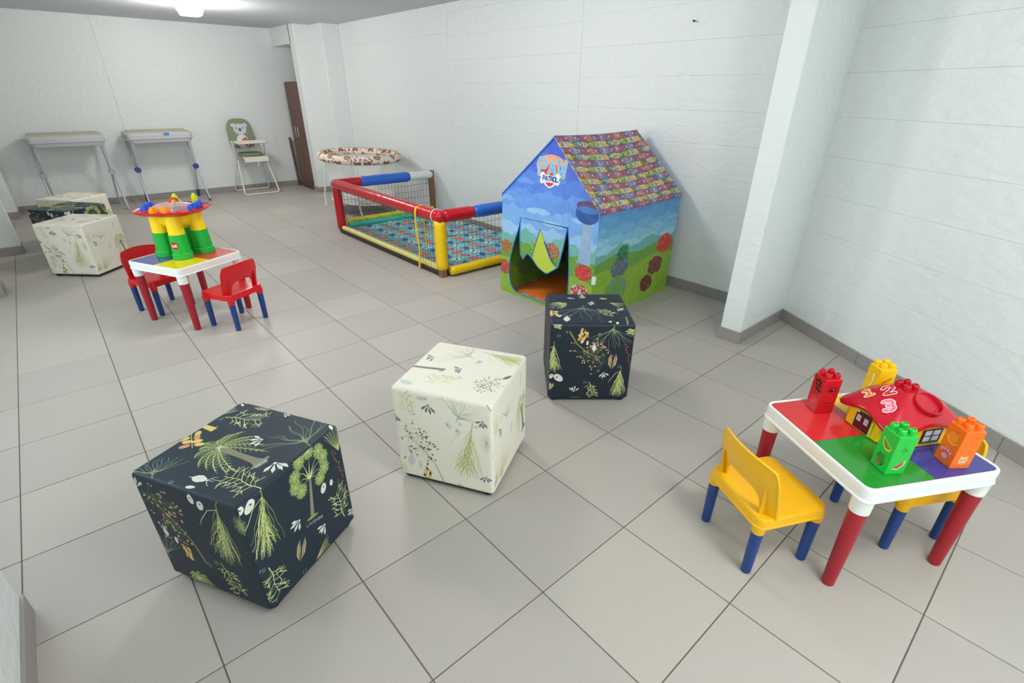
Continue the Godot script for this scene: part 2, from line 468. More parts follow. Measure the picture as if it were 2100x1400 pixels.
			"bean":
				ell(Vector2(0, 0.5), 0.9, 0.6, 0.4, pal.white)
				ell(Vector2(0.25, 0.55), 0.14, 0.18, 0, pal.stem)
			"husk":
				for s in [-1, 1]:
					fill([Vector2(0.03 * s, 0), Vector2(0.24 * s, 0.3), Vector2(0.26 * s, 0.7), Vector2(0.14 * s, 1.0), Vector2(0.05 * s, 0.6)], pal.tan)
					for j in 3: stroke([Vector2(0.05 * s, 0.05), Vector2((0.1 + 0.05 * j) * s, 0.5), Vector2(0.14 * s, 0.95)], 1.5 * k, 1.2 * k, pal.stem)
			"tuft":
				for i in 16:
					var a := lerpf(-0.6, 0.6, i / 15.0)
					stroke([Vector2(0, 0), Vector2(sin(a) * 0.5, 0.5), Vector2(sin(a) * 0.85, rng.randf_range(0.8, 1.0))], 2.0 * k, 1.4 * k, pal.green if i % 2 else pal.pale)
			"catkin":
				stroke([Vector2(0, 0), Vector2(0.06, 0.5), Vector2(0, 1)], 3.0 * k, 2.0 * k, pal.red)
				for i in 9: ell(Vector2(0.05 + 0.05 * sin(i * 2.0), i / 9.0), 0.035, 0.03, 0, pal.red)
			"trunk": fill([Vector2(-0.06, 0), Vector2(0.06, 0), Vector2(0.045, 1), Vector2(-0.045, 1)], pal.trunk)
			"stub": fill([Vector2(-0.2, 0), Vector2(0.2, 0), Vector2(0.14, 1), Vector2(-0.14, 1)], pal.yellow)
			"num2": for i in 2: stroke([Vector2(-0.5, 0.25 + 0.5 * i), Vector2(0.5, 0.25 + 0.5 * i)], 1.6 * k, 1.6 * k, pal.ink)
			"num3": for i in 3: stroke([Vector2(-0.3, 0.15 + 0.33 * i), Vector2(0.3, 0.15 + 0.33 * i)], 1.6 * k, 1.6 * k, pal.ink)

	func place(kind: String, a: Vector2, b: Vector2, pal: Dictionary) -> void:
		# similarity that carries (0, 0) to a and (0, 1) to b
		var d := b - a
		if kind == "cocostext" or kind == "livtext":
			t = Transform2D(d, Vector2(-d.y, d.x), a)
			if kind == "cocostext":
				text("COCOS", Vector2.ZERO, 0.2, 0.14, pal.ink, 2.2 * pal.k)
				stroke([Vector2(0.05, 0.32), Vector2(0.8, 0.32)], 1.2, 1.2, pal.ink)
			else:
				text("LIVISTONA", Vector2.ZERO, 0.12, 0.08, pal.ink, 1.7 * pal.k)
		else:
			t = Transform2D(Vector2(d.y, -d.x), d, a)
			motif(kind, pal)
		t = Transform2D.IDENTITY

# ---------------------------------------------------------------- node helpers
var taken := {}
var M := {}

func numbered(parent: Node, base: String) -> String:
	var key := "%d/%s" % [parent.get_instance_id(), base]
	var n: int = taken.get(key, 0)
	taken[key] = n + 1
	return base if n == 0 else "%s_%03d" % [base, n]

func obj(called: String, mb, mat: Material, parent: Node = self, crease := 38.0) -> MeshInstance3D:
	var o := MeshInstance3D.new()
	o.mesh = mb if mb is Mesh else mb.mesh(crease)
	o.material_override = mat
	o.name = numbered(parent, called)
	parent.add_child(o, true)
	return o

func tag(o: Node, label: String, category: String, group := "") -> Node:
	o.set_meta("label", label)
	o.set_meta("category", category)
	if group: o.set_meta("group", group)
	return o

func thing(called: String, label: String, category: String, at := Vector3.ZERO, turn := 0.0, group := "") -> Node3D:
	var o := Node3D.new()
	o.name = numbered(self, called)
	add_child(o, true)
	o.position = at
	o.rotation.y = turn
	tag(o, label, category, group)
	return o

func structure(called: String) -> Node3D:
	var o := Node3D.new()
	o.name = numbered(self, called)
	add_child(o, true)
	o.set_meta("kind", "structure")
	return o

func copy(src: Node3D, called: String, label: String, at: Vector3, turn: float) -> Node3D:
	var c: Node3D = src.duplicate()
	c.name = numbered(self, called)
	add_child(c, true)
	c.position = at
	c.rotation.y = turn
	c.set_meta("label", label)
	return c

func rgb(r: int, g: int, b: int, a := 255) -> Color:
	return Color8(r, g, b, a)

func paint(c: Color, rough := 0.5, spec := 0.5) -> StandardMaterial3D:
	var m := StandardMaterial3D.new()
	m.albedo_color = c
	m.roughness = rough
	m.metallic_specular = spec
	return m

func noise_tex(freq: float, a: Color, b: Color, sd: int, size := 512, normal := false, bump := 4.0, oct := 4) -> NoiseTexture2D:
	var n := FastNoiseLite.new()
	n.noise_type = FastNoiseLite.TYPE_SIMPLEX_SMOOTH
	n.frequency = freq
	n.fractal_octaves = oct
	n.seed = sd
	var t := NoiseTexture2D.new()
	t.width = size; t.height = size
	t.seamless = true
	t.noise = n
	if normal:
		t.as_normal_map = true
		t.bump_strength = bump
	else:
		var g := Gradient.new()
		g.set_color(0, a); g.set_color(1, b)
		t.color_ramp = g
	return t

func printed(t: Texture2D, rough := 0.8, spec := 0.4) -> StandardMaterial3D:
	var m := paint(Color.WHITE, rough, spec)
	m.albedo_texture = t
	m.texture_filter = BaseMaterial3D.TEXTURE_FILTER_LINEAR_WITH_MIPMAPS_ANISOTROPIC
	return m

func rrect(w: float, d: float, r: float, y: float, n := 4) -> PackedVector3Array:
	var o := PackedVector3Array()
	for q in [[1, 1, 0.0], [-1, 1, 0.5], [-1, -1, 1.0], [1, -1, 1.5]]:
		for i in n + 1:
			var a: float = PI * (q[2] + 0.5 * i / n)
			o.append(Vector3(q[0] * (w * 0.5 - r) + cos(a) * r, y, q[1] * (d * 0.5 - r) + sin(a) * r))
	return o

func moved(ring: PackedVector3Array, xf: Transform3D) -> PackedVector3Array:
	return xf * ring

func arc(c: Vector3, u: Vector3, w: Vector3, a0: float, a1: float, n: int) -> Array:
	var o := []
	for i in n + 1:
		var a := lerpf(a0, a1, float(i) / n)
		o.append(c + u * cos(a) + w * sin(a))
	return o

func bend(pts: Array, r := 0.03, n := 5) -> Array:
	# a polyline with its inner corners rounded
	var o := [pts[0]]
	for i in range(1, pts.size() - 1):
		var p: Vector3 = pts[i]
		var a: Vector3 = (pts[i - 1] - p)
		var b: Vector3 = (pts[i + 1] - p)
		var d := minf(r, minf(a.length(), b.length()) * 0.45)
		var pa := p + a.normalized() * d
		var pb := p + b.normalized() * d
		for k in n + 1:
			var f := float(k) / n
			o.append(pa.lerp(p, f).lerp(p.lerp(pb, f), f))
	o.append(pts[-1])
	return o

# ---------------------------------------------------------------- the scene
func _ready() -> void:
	view_and_light()
	materials()
	setting()
	ottomans()
	table_sets()
	right_table_toys()
	activity_toy()
	play_pen()
	tent()
	cot()
	high_chair()
	changing_stands()
	cabinet()
	small_things()

func view_and_light() -> void:
	var cam := Camera3D.new()
	cam.name = "camera"
	add_child(cam)
	var f := 1033.24
	cam.near = 0.05
	cam.far = 60.0
	cam.projection = Camera3D.PROJECTION_FRUSTUM
	cam.size = cam.near * 1400.0 / f
	cam.frustum_offset = Vector2(-11.0, 37.2) / f * cam.near
	cam.transform = Transform3D(Basis(Vector3(0.749523, 0.007603, 0.661935), Vector3(0.305574, 0.883052, -0.356151), Vector3(-0.58723, 0.469213, 0.659545)).orthonormalized(), Vector3(-0.847, 1.532, 1.258))
	cam.current = true

	var e := Environment.new()
	var sky := Sky.new()
	var ps := PhysicalSkyMaterial.new()
	ps.energy_multiplier = 1.0
	sky.sky_material = ps
	e.background_mode = Environment.BG_SKY
	e.sky = sky
	e.tonemap_mode = Environment.TONE_MAPPER_LINEAR
	e.tonemap_exposure = 0.77
	e.sdfgi_enabled = true
	e.ssao_enabled = true
	e.ssil_enabled = true
	var we := WorldEnvironment.new()
	we.name = "environment"
	we.environment = e
	add_child(we)

	# daylight through the glazed front behind the photographer and through the openings of the left wall
	area("front_daylight", Vector3(0.0, 1.35, 2.93), Vector3(0, 0, 0), Vector2(2.3, 1.9), 4.3, Color(0.9, 0.98, 1.0))
	area("side_daylight", Vector3(-1.83, 1.45, -2.4), Vector3(0, -PI / 2, 0), Vector2(2.6, 1.4), 5.6, Color(0.92, 0.98, 1.0))

func area(called: String, at: Vector3, rot: Vector3, size: Vector2, energy: float, c: Color) -> void:
	var l := AreaLight3D.new()
	l.name = called
	add_child(l)
	l.area_size = size
	l.position = at
	l.rotation = rot
	l.light_energy = energy
	l.light_color = c
	l.area_range = 30.0
	l.area_attenuation = 2.0
	l.shadow_enabled = true

func materials() -> void:
	var wall := paint(rgb(233, 237, 235), 0.45)
	wall.uv1_triplanar = true
	wall.uv1_world_triplanar = true
	wall.uv1_scale = Vector3(0.9, 1.6, 0.9)
	wall.normal_enabled = true
	wall.normal_texture = noise_tex(0.02, Color.BLACK, Color.WHITE, 5, 512, true, 5.0, 5)
	wall.normal_scale = 0.5
	M.wall = wall
	var ceil := paint(rgb(206, 210, 215), 0.8)
	M.ceil = ceil
	M.grout = paint(rgb(106, 98, 91), 0.9)
	M.tile = []
	for c in [[187, 180, 171], [184, 177, 168], [190, 183, 173], [183, 176, 168]]:
		var t := paint(rgb(c[0], c[1], c[2]), 0.5)
		t.albedo_texture = noise_tex(0.16, Color(0.93, 0.93, 0.93), Color(1, 1, 1), 11, 512, false, 1.0, 3)
		t.uv1_triplanar = true
		t.uv1_world_triplanar = true
		t.uv1_scale = Vector3(2.3, 2.3, 2.3)
		M.tile.append(t)
	var bt := paint(rgb(160, 154, 149), 0.45)
	bt.albedo_texture = M.tile[0].albedo_texture
	bt.uv1_triplanar = true
	bt.uv1_world_triplanar = true
	M.base = bt
	M.black = paint(rgb(22, 22, 24), 0.6)
	M.white = paint(rgb(236, 238, 234), 0.3)
	M.red = paint(rgb(212, 20, 28), 0.26)
	M.darkred = paint(rgb(164, 24, 40), 0.35)
	M.blue = paint(rgb(24, 62, 128), 0.4)
	M.yellow = paint(rgb(242, 182, 16), 0.32)
	M.cream = paint(rgb(228, 222, 208), 0.4)
	M.greymetal = paint(rgb(196, 198, 204), 0.35)
	M.chrome = paint(rgb(205, 205, 208), 0.2)
	M.chrome.metallic = 0.9

# ---------------------------------------------------------------- setting
func board_wall(called: String, a: Vector2, b: Vector2, thick: float, joints: Array, hole := []) -> Node3D:
	# a wall from a to b on plan; the room lies on its local +z side; cast in boards about 23.5 cm high
	var w := structure(called)
	var d := (b - a)
	var len := d.length()
	var ang := atan2(-d.y, d.x)
	var bs := Basis(Vector3.UP, ang)
	var o := Vector3(a.x, 0, a.y)
	var hgt := 2.4
	var core := MB.new()
	if hole.is_empty():
		core.box(o + bs * Vector3(len * 0.5, hgt * 0.5, -thick * 0.5 - 0.012), Vector3(len, hgt, thick), bs)
	else:
		var x0: float = hole[0]; var x1: float = hole[1]; var y0: float = hole[2]; var y1: float = hole[3]
		for q in [[0.0, x0, 0.0, hgt], [x1, len, 0.0, hgt], [x0, x1, 0.0, y0], [x0, x1, y1, hgt]]:
			if q[1] - q[0] > 0.01 and q[3] - q[2] > 0.01:
				core.box(o + bs * Vector3((q[0] + q[1]) * 0.5, (q[2] + q[3]) * 0.5, -thick * 0.5 - 0.012), Vector3(q[1] - q[0], q[3] - q[2], thick), bs)
	obj("wall_core", core, M.wall, w)
	if hole.is_empty():
		var rng := RandomNumberGenerator.new()
		rng.seed = hash(called)
		var xs := [0.0] + joints + [len]
		for k in xs.size() - 1:
			var y := 0.0
			var off := 0.0 if k % 2 == 0 else -0.035
			var row := 0
			while y < hgt - 0.01:
				var y1 := minf(hgt, 0.235 * (row + 1) + off + rng.randf_range(-0.008, 0.008))
				if hgt - y1 < 0.08: y1 = hgt
				var mb := MB.new()
				var x0: float = xs[k] + (0.001 if k > 0 else 0.0)
				var x1: float = xs[k + 1] - (0.001 if k < xs.size() - 2 else 0.0)
				var tilt := Basis(Vector3.RIGHT, rng.randf_range(-0.003, 0.003))
				var dep := 0.02
				mb.box(o + bs * Vector3((x0 + x1) * 0.5, (y + y1) * 0.5, -0.010 - rng.randf() * 0.0009), Vector3(x1 - x0, y1 - y - 0.0006, dep), bs * tilt, 0.0005)
				obj("board", mb, M.wall, w, 20.0)
				y = y1
				row += 1
	return w

func skirting(called: String, a: Vector2, b: Vector2, first := 0.45) -> void:
	var s := structure(called)
	var d := b - a
	var len := d.length()
	var bs := Basis(Vector3.UP, atan2(-d.y, d.x))
	var x := 0.0
	var nx := first
	while x < len - 0.005:
		var e := minf(len, nx)
		var mb := MB.new()
		mb.box(Vector3(a.x, 0, a.y) + bs * Vector3((x + e) * 0.5, 0.042, 0.005), Vector3(e - x - 0.002, 0.084, 0.01), bs, 0.0015)
		obj("tile", mb, M.base, s)
		x = e
		nx = e + 0.45

func setting() -> void:
	# floor of 45 cm tiles
	var fl := structure("floor")
	var g := MB.new()
	g.box(Vector3(0.7, -0.0525, -2.9), Vector3(5.6, 0.1, 12.4))
	obj("grout", g, M.grout, fl)
	var tm := MB.new()
	tm.box(Vector3(0, -0.005, 0), Vector3(0.4462, 0.01, 0.4462), Basis.IDENTITY, 0.0012)
	var tile_mesh := tm.mesh(20.0)
	var rng := RandomNumberGenerator.new()
	rng.seed = 3
	for j in range(-20, 7):
		for i in range(-4, 7):
			if i > 3 and j > 3: continue
			var t := obj("tile", tile_mesh, M.tile[rng.randi() % 4], fl)
			t.position = Vector3((i + 0.5) * 0.45, 0, (j + 0.5) * 0.45)
	# joints stained brown by damp near the pier
	var stain := paint(rgb(132, 104, 74), 0.95)
	for q in [[2.25, -0.35, 0, 1.3], [2.25, 0.45, 0, 0.7], [2.02, 0.0, 1, 0.46], [1.9, -0.45, 1, 0.6], [2.5, -0.45, 1, 0.4], [2.1, 0.45, 1, 0.3]]:
		var sb := MB.new()
		sb.box(Vector3(q[0], -0.0022, q[1]), Vector3(q[3] if q[2] else 0.0036, 0.003, 0.0036 if q[2] else q[3]))
		obj("stained_joint", sb, stain, fl)
	# ceiling
	var ce := structure("ceiling")
	var c := MB.new()
	c.box(Vector3(0.7, 2.475, -2.9), Vector3(5.6, 0.15, 12.4))
	obj("slab", c, M.ceil, ce)
	# walls
	board_wall("wall_back", Vector2(-1.9, -8.62), Vector2(3.07, -8.62), 0.15, [2.11, 4.2])
	board_wall("wall_right", Vector2(3.07, -8.62), Vector2(3.07, -0.08), 0.15, [4.22, 6.3])
	board_wall("wall_right_near", Vector2(3.07, -0.1), Vector2(1.27, 3.0), 0.15, [2.2])
	board_wall("wall_front", Vector2(1.35, 3.0), Vector2(-1.9, 3.0), 0.15, [], [0.2, 2.5, 0.4, 2.3])
	board_wall("wall_left", Vector2(-1.9, 3.0), Vector2(-1.9, -8.62), 0.15, [], [4.1, 6.7, 0.75, 2.15])
	# glazing in the two openings
	window_unit("window_1", Vector3(0.0, 1.35, 3.07), 0.0, Vector2(2.3, 1.9))
	window_unit("window_2", Vector3(-1.97, 1.45, -2.4), PI / 2, Vector2(2.6, 1.4))
	# piers
	pier("wall_pier", Vector3(2.73, 0, -0.152), Vector3(0.68, 2.4, 0.144))
	pier("wall_pier", Vector3(-1.6, 0, -6.12), Vector3(0.64, 2.4, 0.2))
	pier("wall_pier", Vector3(-1.6, 0, -8.4), Vector3(0.62, 2.4, 0.42))
	pier("wall_pier", Vector3(-1.66, 0, -4.6), Vector3(0.48, 2.4, 0.2))
	pier("wall_pier", Vector3(-1.615, 0, 1.2), Vector3(0.57, 2.4, 3.6))
	pier("wall_pier", Vector3(2.8, 0, -7.7), Vector3(0.54, 2.4, 0.2))
	pier("wall_pier", Vector3(2.93, 0, -7.4), Vector3(0.28, 2.4, 0.4))
	var bm := structure("trim_1")
	var b := MB.new()
	b.box(Vector3(2.8, 2.275, -8.2), Vector3(0.54, 0.25, 0.86), Basis.IDENTITY, 0.004)
	obj("beam", b, M.wall, bm)
	# skirting tiles
	skirting("baseboard_right", Vector2(3.07, -7.2), Vector2(3.07, -0.224), 0.3)
	skirting("baseboard_right_near", Vector2(3.058, -0.08), Vector2(1.27, 3.0), 0.3)
	skirting("baseboard_back", Vector2(-1.29, -8.62), Vector2(2.6, -8.62), 0.4)

func window_unit(called: String, at: Vector3, turn: float, size: Vector2) -> void:
	var w := structure(called)
	var bs := Basis(Vector3.UP, turn)
	for s in [-1, 1]:
		var a := MB.new()
		a.box(at + bs * Vector3(s * (size.x * 0.5 - 0.025), 0, 0), Vector3(0.05, size.y, 0.06), bs, 0.003)
		obj("frame", a, M.white, w)
		var c := MB.new()
		c.box(at + bs * Vector3(0, s * (size.y * 0.5 - 0.025), 0), Vector3(size.x - 0.1, 0.05, 0.06), bs, 0.003)
		obj("frame", c, M.white, w)
	var m := MB.new()
	m.box(at, Vector3(0.05, size.y - 0.1, 0.05), bs, 0.003)
	obj("mullion", m, M.white, w)
	var gm := paint(Color(0.9, 0.95, 0.95, 0.12), 0.02)
	gm.transparency = BaseMaterial3D.TRANSPARENCY_ALPHA
	for s in [-1, 1]:
		var p := MB.new()
		p.box(at + bs * Vector3(s * size.x * 0.25, 0, 0), Vector3(size.x * 0.5 - 0.08, size.y - 0.1, 0.006), bs)
		obj("pane", p, gm, w)

func pier(called: String, at: Vector3, size: Vector3) -> void:
	var w := structure(called)
	var m := MB.new()
	m.box(at + Vector3(0, size.y * 0.5, 0), size, Basis.IDENTITY, 0.005)
	obj("pier", m, M.wall, w)
	var h := size * 0.5
	# skirting tiles on the faces that look into the room
	var f := 1.0 if at.x < 0 else -1.0
	var k := MB.new()
	k.box(at + Vector3(f * (h.x + 0.005), 0.042, 0), Vector3(0.01, 0.084, size.z + 0.02), Basis.IDENTITY, 0.0015)
	obj("skirting", k, M.base, w)
	var q := MB.new()
	q.box(at + Vector3(0, 0.042, h.z + 0.005), Vector3(size.x, 0.084, 0.01), Basis.IDENTITY, 0.0015)
	obj("skirting", q, M.base, w)

# ---------------------------------------------------------------- ottomans
func fabric(layout: Array, pal: Dictionary, ground: Color, sd: int) -> StandardMaterial3D:
	var n := 640
	var cv := Canvas.new(n * 3, n, ground, sd)
	for it in layout:
		cv.clip = Rect2i(it[0] * n, 0, n, n)
		cv.place(it[1], Vector2(it[0] + it[2], it[3]) * n, Vector2(it[0] + it[4], it[5]) * n, pal)
	var m := printed(cv.tex(), 0.52, 0.5)
	m.normal_enabled = true
	m.normal_texture = noise_tex(0.01, Color.BLACK, Color.WHITE, 21, 256, true, 2.0, 3)
	m.normal_scale = 0.25
	return m

func ottoman(label: String, at: Vector3, turn: float, cover: Material, h := 0.475) -> void:
	var t := thing("cube_ottoman", label, "ottoman", at, turn, "printed cube ottomans")
	var b := MB.new()
	b.rbox(Vector3(0.446, h - 0.02, 0.446), 0.017, 4, Transform3D(Basis.IDENTITY, Vector3(0, 0.02, 0)))
	obj("cover", b, cover, t, 60.0)
	var u := MB.new()
	u.loft([rrect(0.425, 0.425, 0.02, 0.012), rrect(0.425, 0.425, 0.02, 0.028)])
	obj("underside", u, M.black, t)
	for s in [[-1, -1], [1, -1], [1, 1], [-1, 1]]:
		var f := MB.new()
		f.lathe([Vector2(0.02, 0.0), Vector2(0.024, 0.004), Vector2(0.026, 0.024)], 14, Transform3D(Basis.IDENTITY, Vector3(s[0] * 0.185, 0, s[1] * 0.185)))
		obj("foot", f, M.black, t)

func ottomans() -> void:
	var dark := {"k": 1.35, "green": rgb(138, 154, 78), "pale": rgb(212, 216, 148), "wisp": rgb(136, 160, 122), "white": rgb(226, 226, 214), "petal": rgb(220, 222, 212), "trunk": rgb(138, 138, 112), "stem": rgb(116, 92, 70), "leaf": rgb(128, 150, 88), "yellow": rgb(226, 200, 112), "berry": rgb(218, 150, 104), "berry2": rgb(232, 196, 160), "twig": rgb(92, 112, 72), "tan": rgb(196, 176, 132), "red": rgb(132, 72, 70), "ink": rgb(190, 196, 190)}
	var light := {"k": 0.95, "green": rgb(146, 158, 92), "pale": rgb(208, 200, 124), "wisp": rgb(150, 158, 128), "white": rgb(206, 208, 204), "petal": rgb(104, 108, 116), "trunk": rgb(128, 122, 110), "stem": rgb(120, 104, 92), "leaf": rgb(178, 198, 160), "yellow": rgb(220, 188, 96), "berry": rgb(84, 72, 66), "berry2": rgb(216, 160, 110), "twig": rgb(150, 152, 116), "tan": rgb(168, 158, 128), "red": rgb(140, 92, 92), "ink": rgb(92, 96, 98)}
	var fa := fabric(PRINT_DARK_A, dark, rgb(20, 40, 54), 4)
	var fb := fabric(PRINT_DARK_B, dark, rgb(15, 31, 46), 9)
	var fc := fabric(PRINT_CREAM, light, rgb(234, 229, 212), 5)
	ottoman("navy palm-print ottoman on open floor, cream ottoman between it and the tent", Vector3(-0.641, 0, -0.368), deg_to_rad(28.0), fa)
	ottoman("cream botanical print ottoman between two navy ottomans", Vector3(0.236, 0, -0.315), deg_to_rad(30.0), fc)
	ottoman("navy botanical print ottoman standing in front of the play tent", Vector3(1.181, 0, -0.433), deg_to_rad(-40.9), fb)
	ottoman("cream botanical print ottoman in front of two others near the wall piers", Vector3(-0.777, 0, -4.908), deg_to_rad(46.0), fc)
	ottoman("navy botanical print ottoman squeezed between two cream ottomans", Vector3(-0.80, 0, -5.68), deg_to_rad(38.0), fa)
	ottoman("cream botanical print ottoman behind a navy one, below the changing stand", Vector3(-0.72, 0, -6.34), deg_to_rad(40.0), fc)

# ---------------------------------------------------------------- tables and chairs
func kids_table(label: String, at: Vector3, turn: float, cols: Array) -> void:
	var t := thing("kids_table", label, "table", at, turn, "low plastic tables")
	var w := 0.522
	var f := MB.new()
	# white frame: flared apron, rolled rim, sunk tray
	f.loft([rrect(w - 0.03, w - 0.03, 0.03, 0.404), rrect(w + 0.004, w + 0.004, 0.036, 0.404), rrect(w + 0.002, w + 0.002, 0.036, 0.410), rrect(w - 0.004, w - 0.004, 0.034, 0.412),
		rrect(w - 0.002, w - 0.002, 0.034, 0.450), rrect(w - 0.008, w - 0.008, 0.032, 0.4565), rrect(w - 0.016, w - 0.016, 0.028, 0.458), rrect(w - 0.026, w - 0.026, 0.024, 0.4555), rrect(w - 0.03, w - 0.03, 0.022, 0.450)])
	obj("frame", f, M.white, t)
	var k := 0.123
	var i := 0
	for q in [[-1, -1], [-1, 1], [1, 1], [1, -1]]:
		var p := MB.new()
		p.box(Vector3(q[0] * k, 0.4525, q[1] * k), Vector3(0.245, 0.006, 0.245), Basis.IDENTITY, 0.001)
		obj("panel", p, paint(cols[i], 0.16), t)
		i += 1
	for q in [[-1, -1], [-1, 1], [1, 1], [1, -1]]:
		var o := Vector3(q[0] * 0.226, 0, q[1] * 0.226)
		var xf := Transform3D(Basis.IDENTITY, o)
		var s := MB.new()
		s.lathe([Vector2(0.0305, 0.346), Vector2(0.031, 0.348), Vector2(0.033, 0.408)], 22, xf)
		obj("leg_socket", s, M.white, t)
		var l := MB.new()
		l.lathe([Vector2(0.016, 0.0), Vector2(0.0195, 0.002), Vector2(0.021, 0.007), Vector2(0.0285, 0.35)], 22, xf)
		obj("leg", l, M.darkred, t)

func chair_mesh_back() -> MB:
	# curved backrest with an arched gap above the seat; x across, y up, +z towards the back
	var mb := MB.new()
	var xs := []
	for i in 37:
		xs.append(lerpf(-1.0, 1.0, i / 36.0))
	var hw := 0.148
	var rows := 8
	var front := []
	var back := []
	var th := 0.0035
	for x in xs:
		var ax := absf(x)
		var top = 0.203 - 0.016 * x * x
		if ax > 0.86: top -= 0.05 * pow((ax - 0.86) / 0.14, 2.0)
		var bot := 0.0
		if ax < 0.66: bot = 0.088 * sqrt(maxf(0.0, 1.0 - pow(ax / 0.66, 4.0)))
		var f := []
		var b := []
		for r in rows + 1:
			var y: float = lerpf(bot, top, float(r) / rows)
			var z = -0.034 * x * x + 0.03 * (y / 0.2)
			# the panel bulges backward above the gap
			z += 0.006 * sin(clampf((y - 0.06) / 0.14, 0, 1) * PI)
			var nx: float = 0.068 * x / hw * hw * 2.0
			f.append(Vector3(x * hw, y, z - th))
			b.append(Vector3(x * hw, y, z + th))
		front.append(f); back.append(b)
	for i in xs.size() - 1:
		for r in rows:
			mb.quad(front[i][r], front[i][r + 1], front[i + 1][r + 1], front[i + 1][r])
			mb.quad(back[i][r], back[i + 1][r], back[i + 1][r + 1], back[i][r + 1])
		mb.quad(front[i][rows], back[i][rows], back[i + 1][rows], front[i + 1][rows])
		mb.quad(front[i][0], front[i + 1][0], back[i + 1][0], back[i][0])
	for e in [0, xs.size() - 1]:
		for r in rows:
			if e == 0: mb.quad(front[e][r], back[e][r], back[e][r + 1], front[e][r + 1])
			else: mb.quad(front[e][r], front[e][r + 1], back[e][r + 1], back[e][r])
	mb.orient(0)
	# rolled rim round the outer edge and round the gap
	var rim := []
	for r in rows + 1: rim.append((front[0][r] + back[0][r]) * 0.5)
	for i in xs.size(): rim.append((front[i][rows] + back[i][rows]) * 0.5)
	for r in rows + 1: rim.append((front[-1][rows - r] + back[-1][rows - r]) * 0.5)
	mb.tube(rim, 0.0052, -1, 8)
	var gap := []
	for i in range(6, xs.size() - 6): gap.append((front[i][0] + back[i][0]) * 0.5)
	mb.tube(gap, 0.005, -1, 8)
	return mb

func kids_chair(label: String, at: Vector3, turn: float, c: Material, group: String) -> void:
	# faces local -z, back at +z
	var t := thing("kids_chair", label, "chair", at, turn, group)
	var s := MB.new()
	var up := Transform3D(Basis.IDENTITY, Vector3.ZERO)
	s.loft([rrect(0.288, 0.272, 0.03, 0.228), rrect(0.31, 0.292, 0.036, 0.228), rrect(0.308, 0.29, 0.036, 0.234), rrect(0.302, 0.284, 0.034, 0.235), rrect(0.3, 0.282, 0.034, 0.258), rrect(0.292, 0.274, 0.03, 0.2655), rrect(0.27, 0.252, 0.024, 0.267), rrect(0.2, 0.18, 0.02, 0.2655)])
	obj("seat", s, c, t)
	var b := chair_mesh_back()
	var bo := obj("backrest", b, c, t, 50.0)
	bo.position = Vector3(0, 0.264, 0.116)
	for sx in [-1, 1]:
		# gussets that stiffen the backrest
		var g := MB.new()
		g.prism(PackedVector2Array([Vector2(0, 0), Vector2(0.03, 0.0), Vector2(0.034, 0.1), Vector2(0.03, 0.12), Vector2(-0.01, 0.03)]), -0.002, 0.002, Transform3D(Basis(Vector3(0, 0, 1), Vector3.UP, Vector3(-1, 0, 0)), Vector3(sx * 0.112, 0.264, 0.092)))
		obj("gusset", g, c, t)
	for q in [[-1, -1], [1, -1], [1, 1], [-1, 1]]:
		var xf := Transform3D(Basis.IDENTITY, Vector3(q[0] * 0.127, 0, q[1] * 0.118))
		var k := MB.new()
		k.lathe([Vector2(0.0215, 0.196), Vector2(0.022, 0.198), Vector2(0.0245, 0.232)], 18, xf)
		obj("leg_socket", k, c, t)
		var l := MB.new()
		l.lathe([Vector2(0.012, 0.0), Vector2(0.016, 0.002), Vector2(0.0175, 0.006), Vector2(0.0205, 0.2)], 18, xf)
		obj("leg", l, M.blue, t)

func table_sets() -> void:
	kids_table("low white table with red legs under the toy house and blocks", Vector3(1.101, 0, 1.005), deg_to_rad(-30.1), [rgb(208, 44, 48), rgb(34, 138, 44), rgb(62, 62, 140), rgb(236, 200, 20)])
	kids_table("low white table with red legs under the red-topped activity stand", Vector3(-0.269, 0, -3.049), deg_to_rad(26.4), [rgb(78, 84, 150), rgb(232, 206, 16), rgb(206, 60, 58), rgb(34, 138, 44)])
	kids_chair("yellow child's chair with blue legs, pulled out from the table", Vector3(0.781, 0, 0.811), deg_to_rad(-117.0), M.yellow, "yellow child chairs")
	kids_chair("yellow child's chair with blue legs, pushed under the table by the wall", Vector3(1.29, 0, 1.115), deg_to_rad(60.0), M.yellow, "yellow child chairs")
	kids_chair("red child's chair with blue legs, its seat and arched back in full view", Vector3(-0.097, 0, -2.704), deg_to_rad(27.9), M.red, "red child chairs")
	kids_chair("red child's chair with blue legs, half hidden behind the table", Vector3(-0.45, 0, -3.37), deg_to_rad(206.0), M.red, "red child chairs")

# ---------------------------------------------------------------- toys on the right table
func stud(mb: MB, at: Vector3, r: float, h: float) -> void:
	mb.lathe([Vector2(r * 0.96, 0), Vector2(r, h * 0.55), Vector2(r * 0.9, h * 0.88), Vector2(r * 0.66, h), Vector2(r * 0.52, h), Vector2(r * 0.5, h * 0.82), Vector2(0.0, h * 0.8)], 16, Transform3D(Basis.IDENTITY, at))

func toy_block(label: String, at: Vector3, turn: float, c: Color, draw: Callable) -> void:
	var t := thing("toy_block", label, "toy block", at, turn, "tall studded toy blocks")
	var n := 200
	var cv := Canvas.new(n * 3, n * 2, c, 3)
	draw.call(cv, n)
	cv.t = Transform2D.IDENTITY
	var m := printed(cv.tex(), 0.25, 0.5)
	var body := MB.new()
	body.rbox(Vector3(0.066, 0.146, 0.066), 0.003, 2)
	obj("body", body, m, t, 60.0)
	var plain := paint(c, 0.25)
	for q in [[-1, -1], [1, -1], [1, 1], [-1, 1]]:
		var s := MB.new()
		stud(s, Vector3(q[0] * 0.0165, 0.1455, q[1] * 0.0165), 0.0128, 0.02)
		obj("stud", s, plain, t)

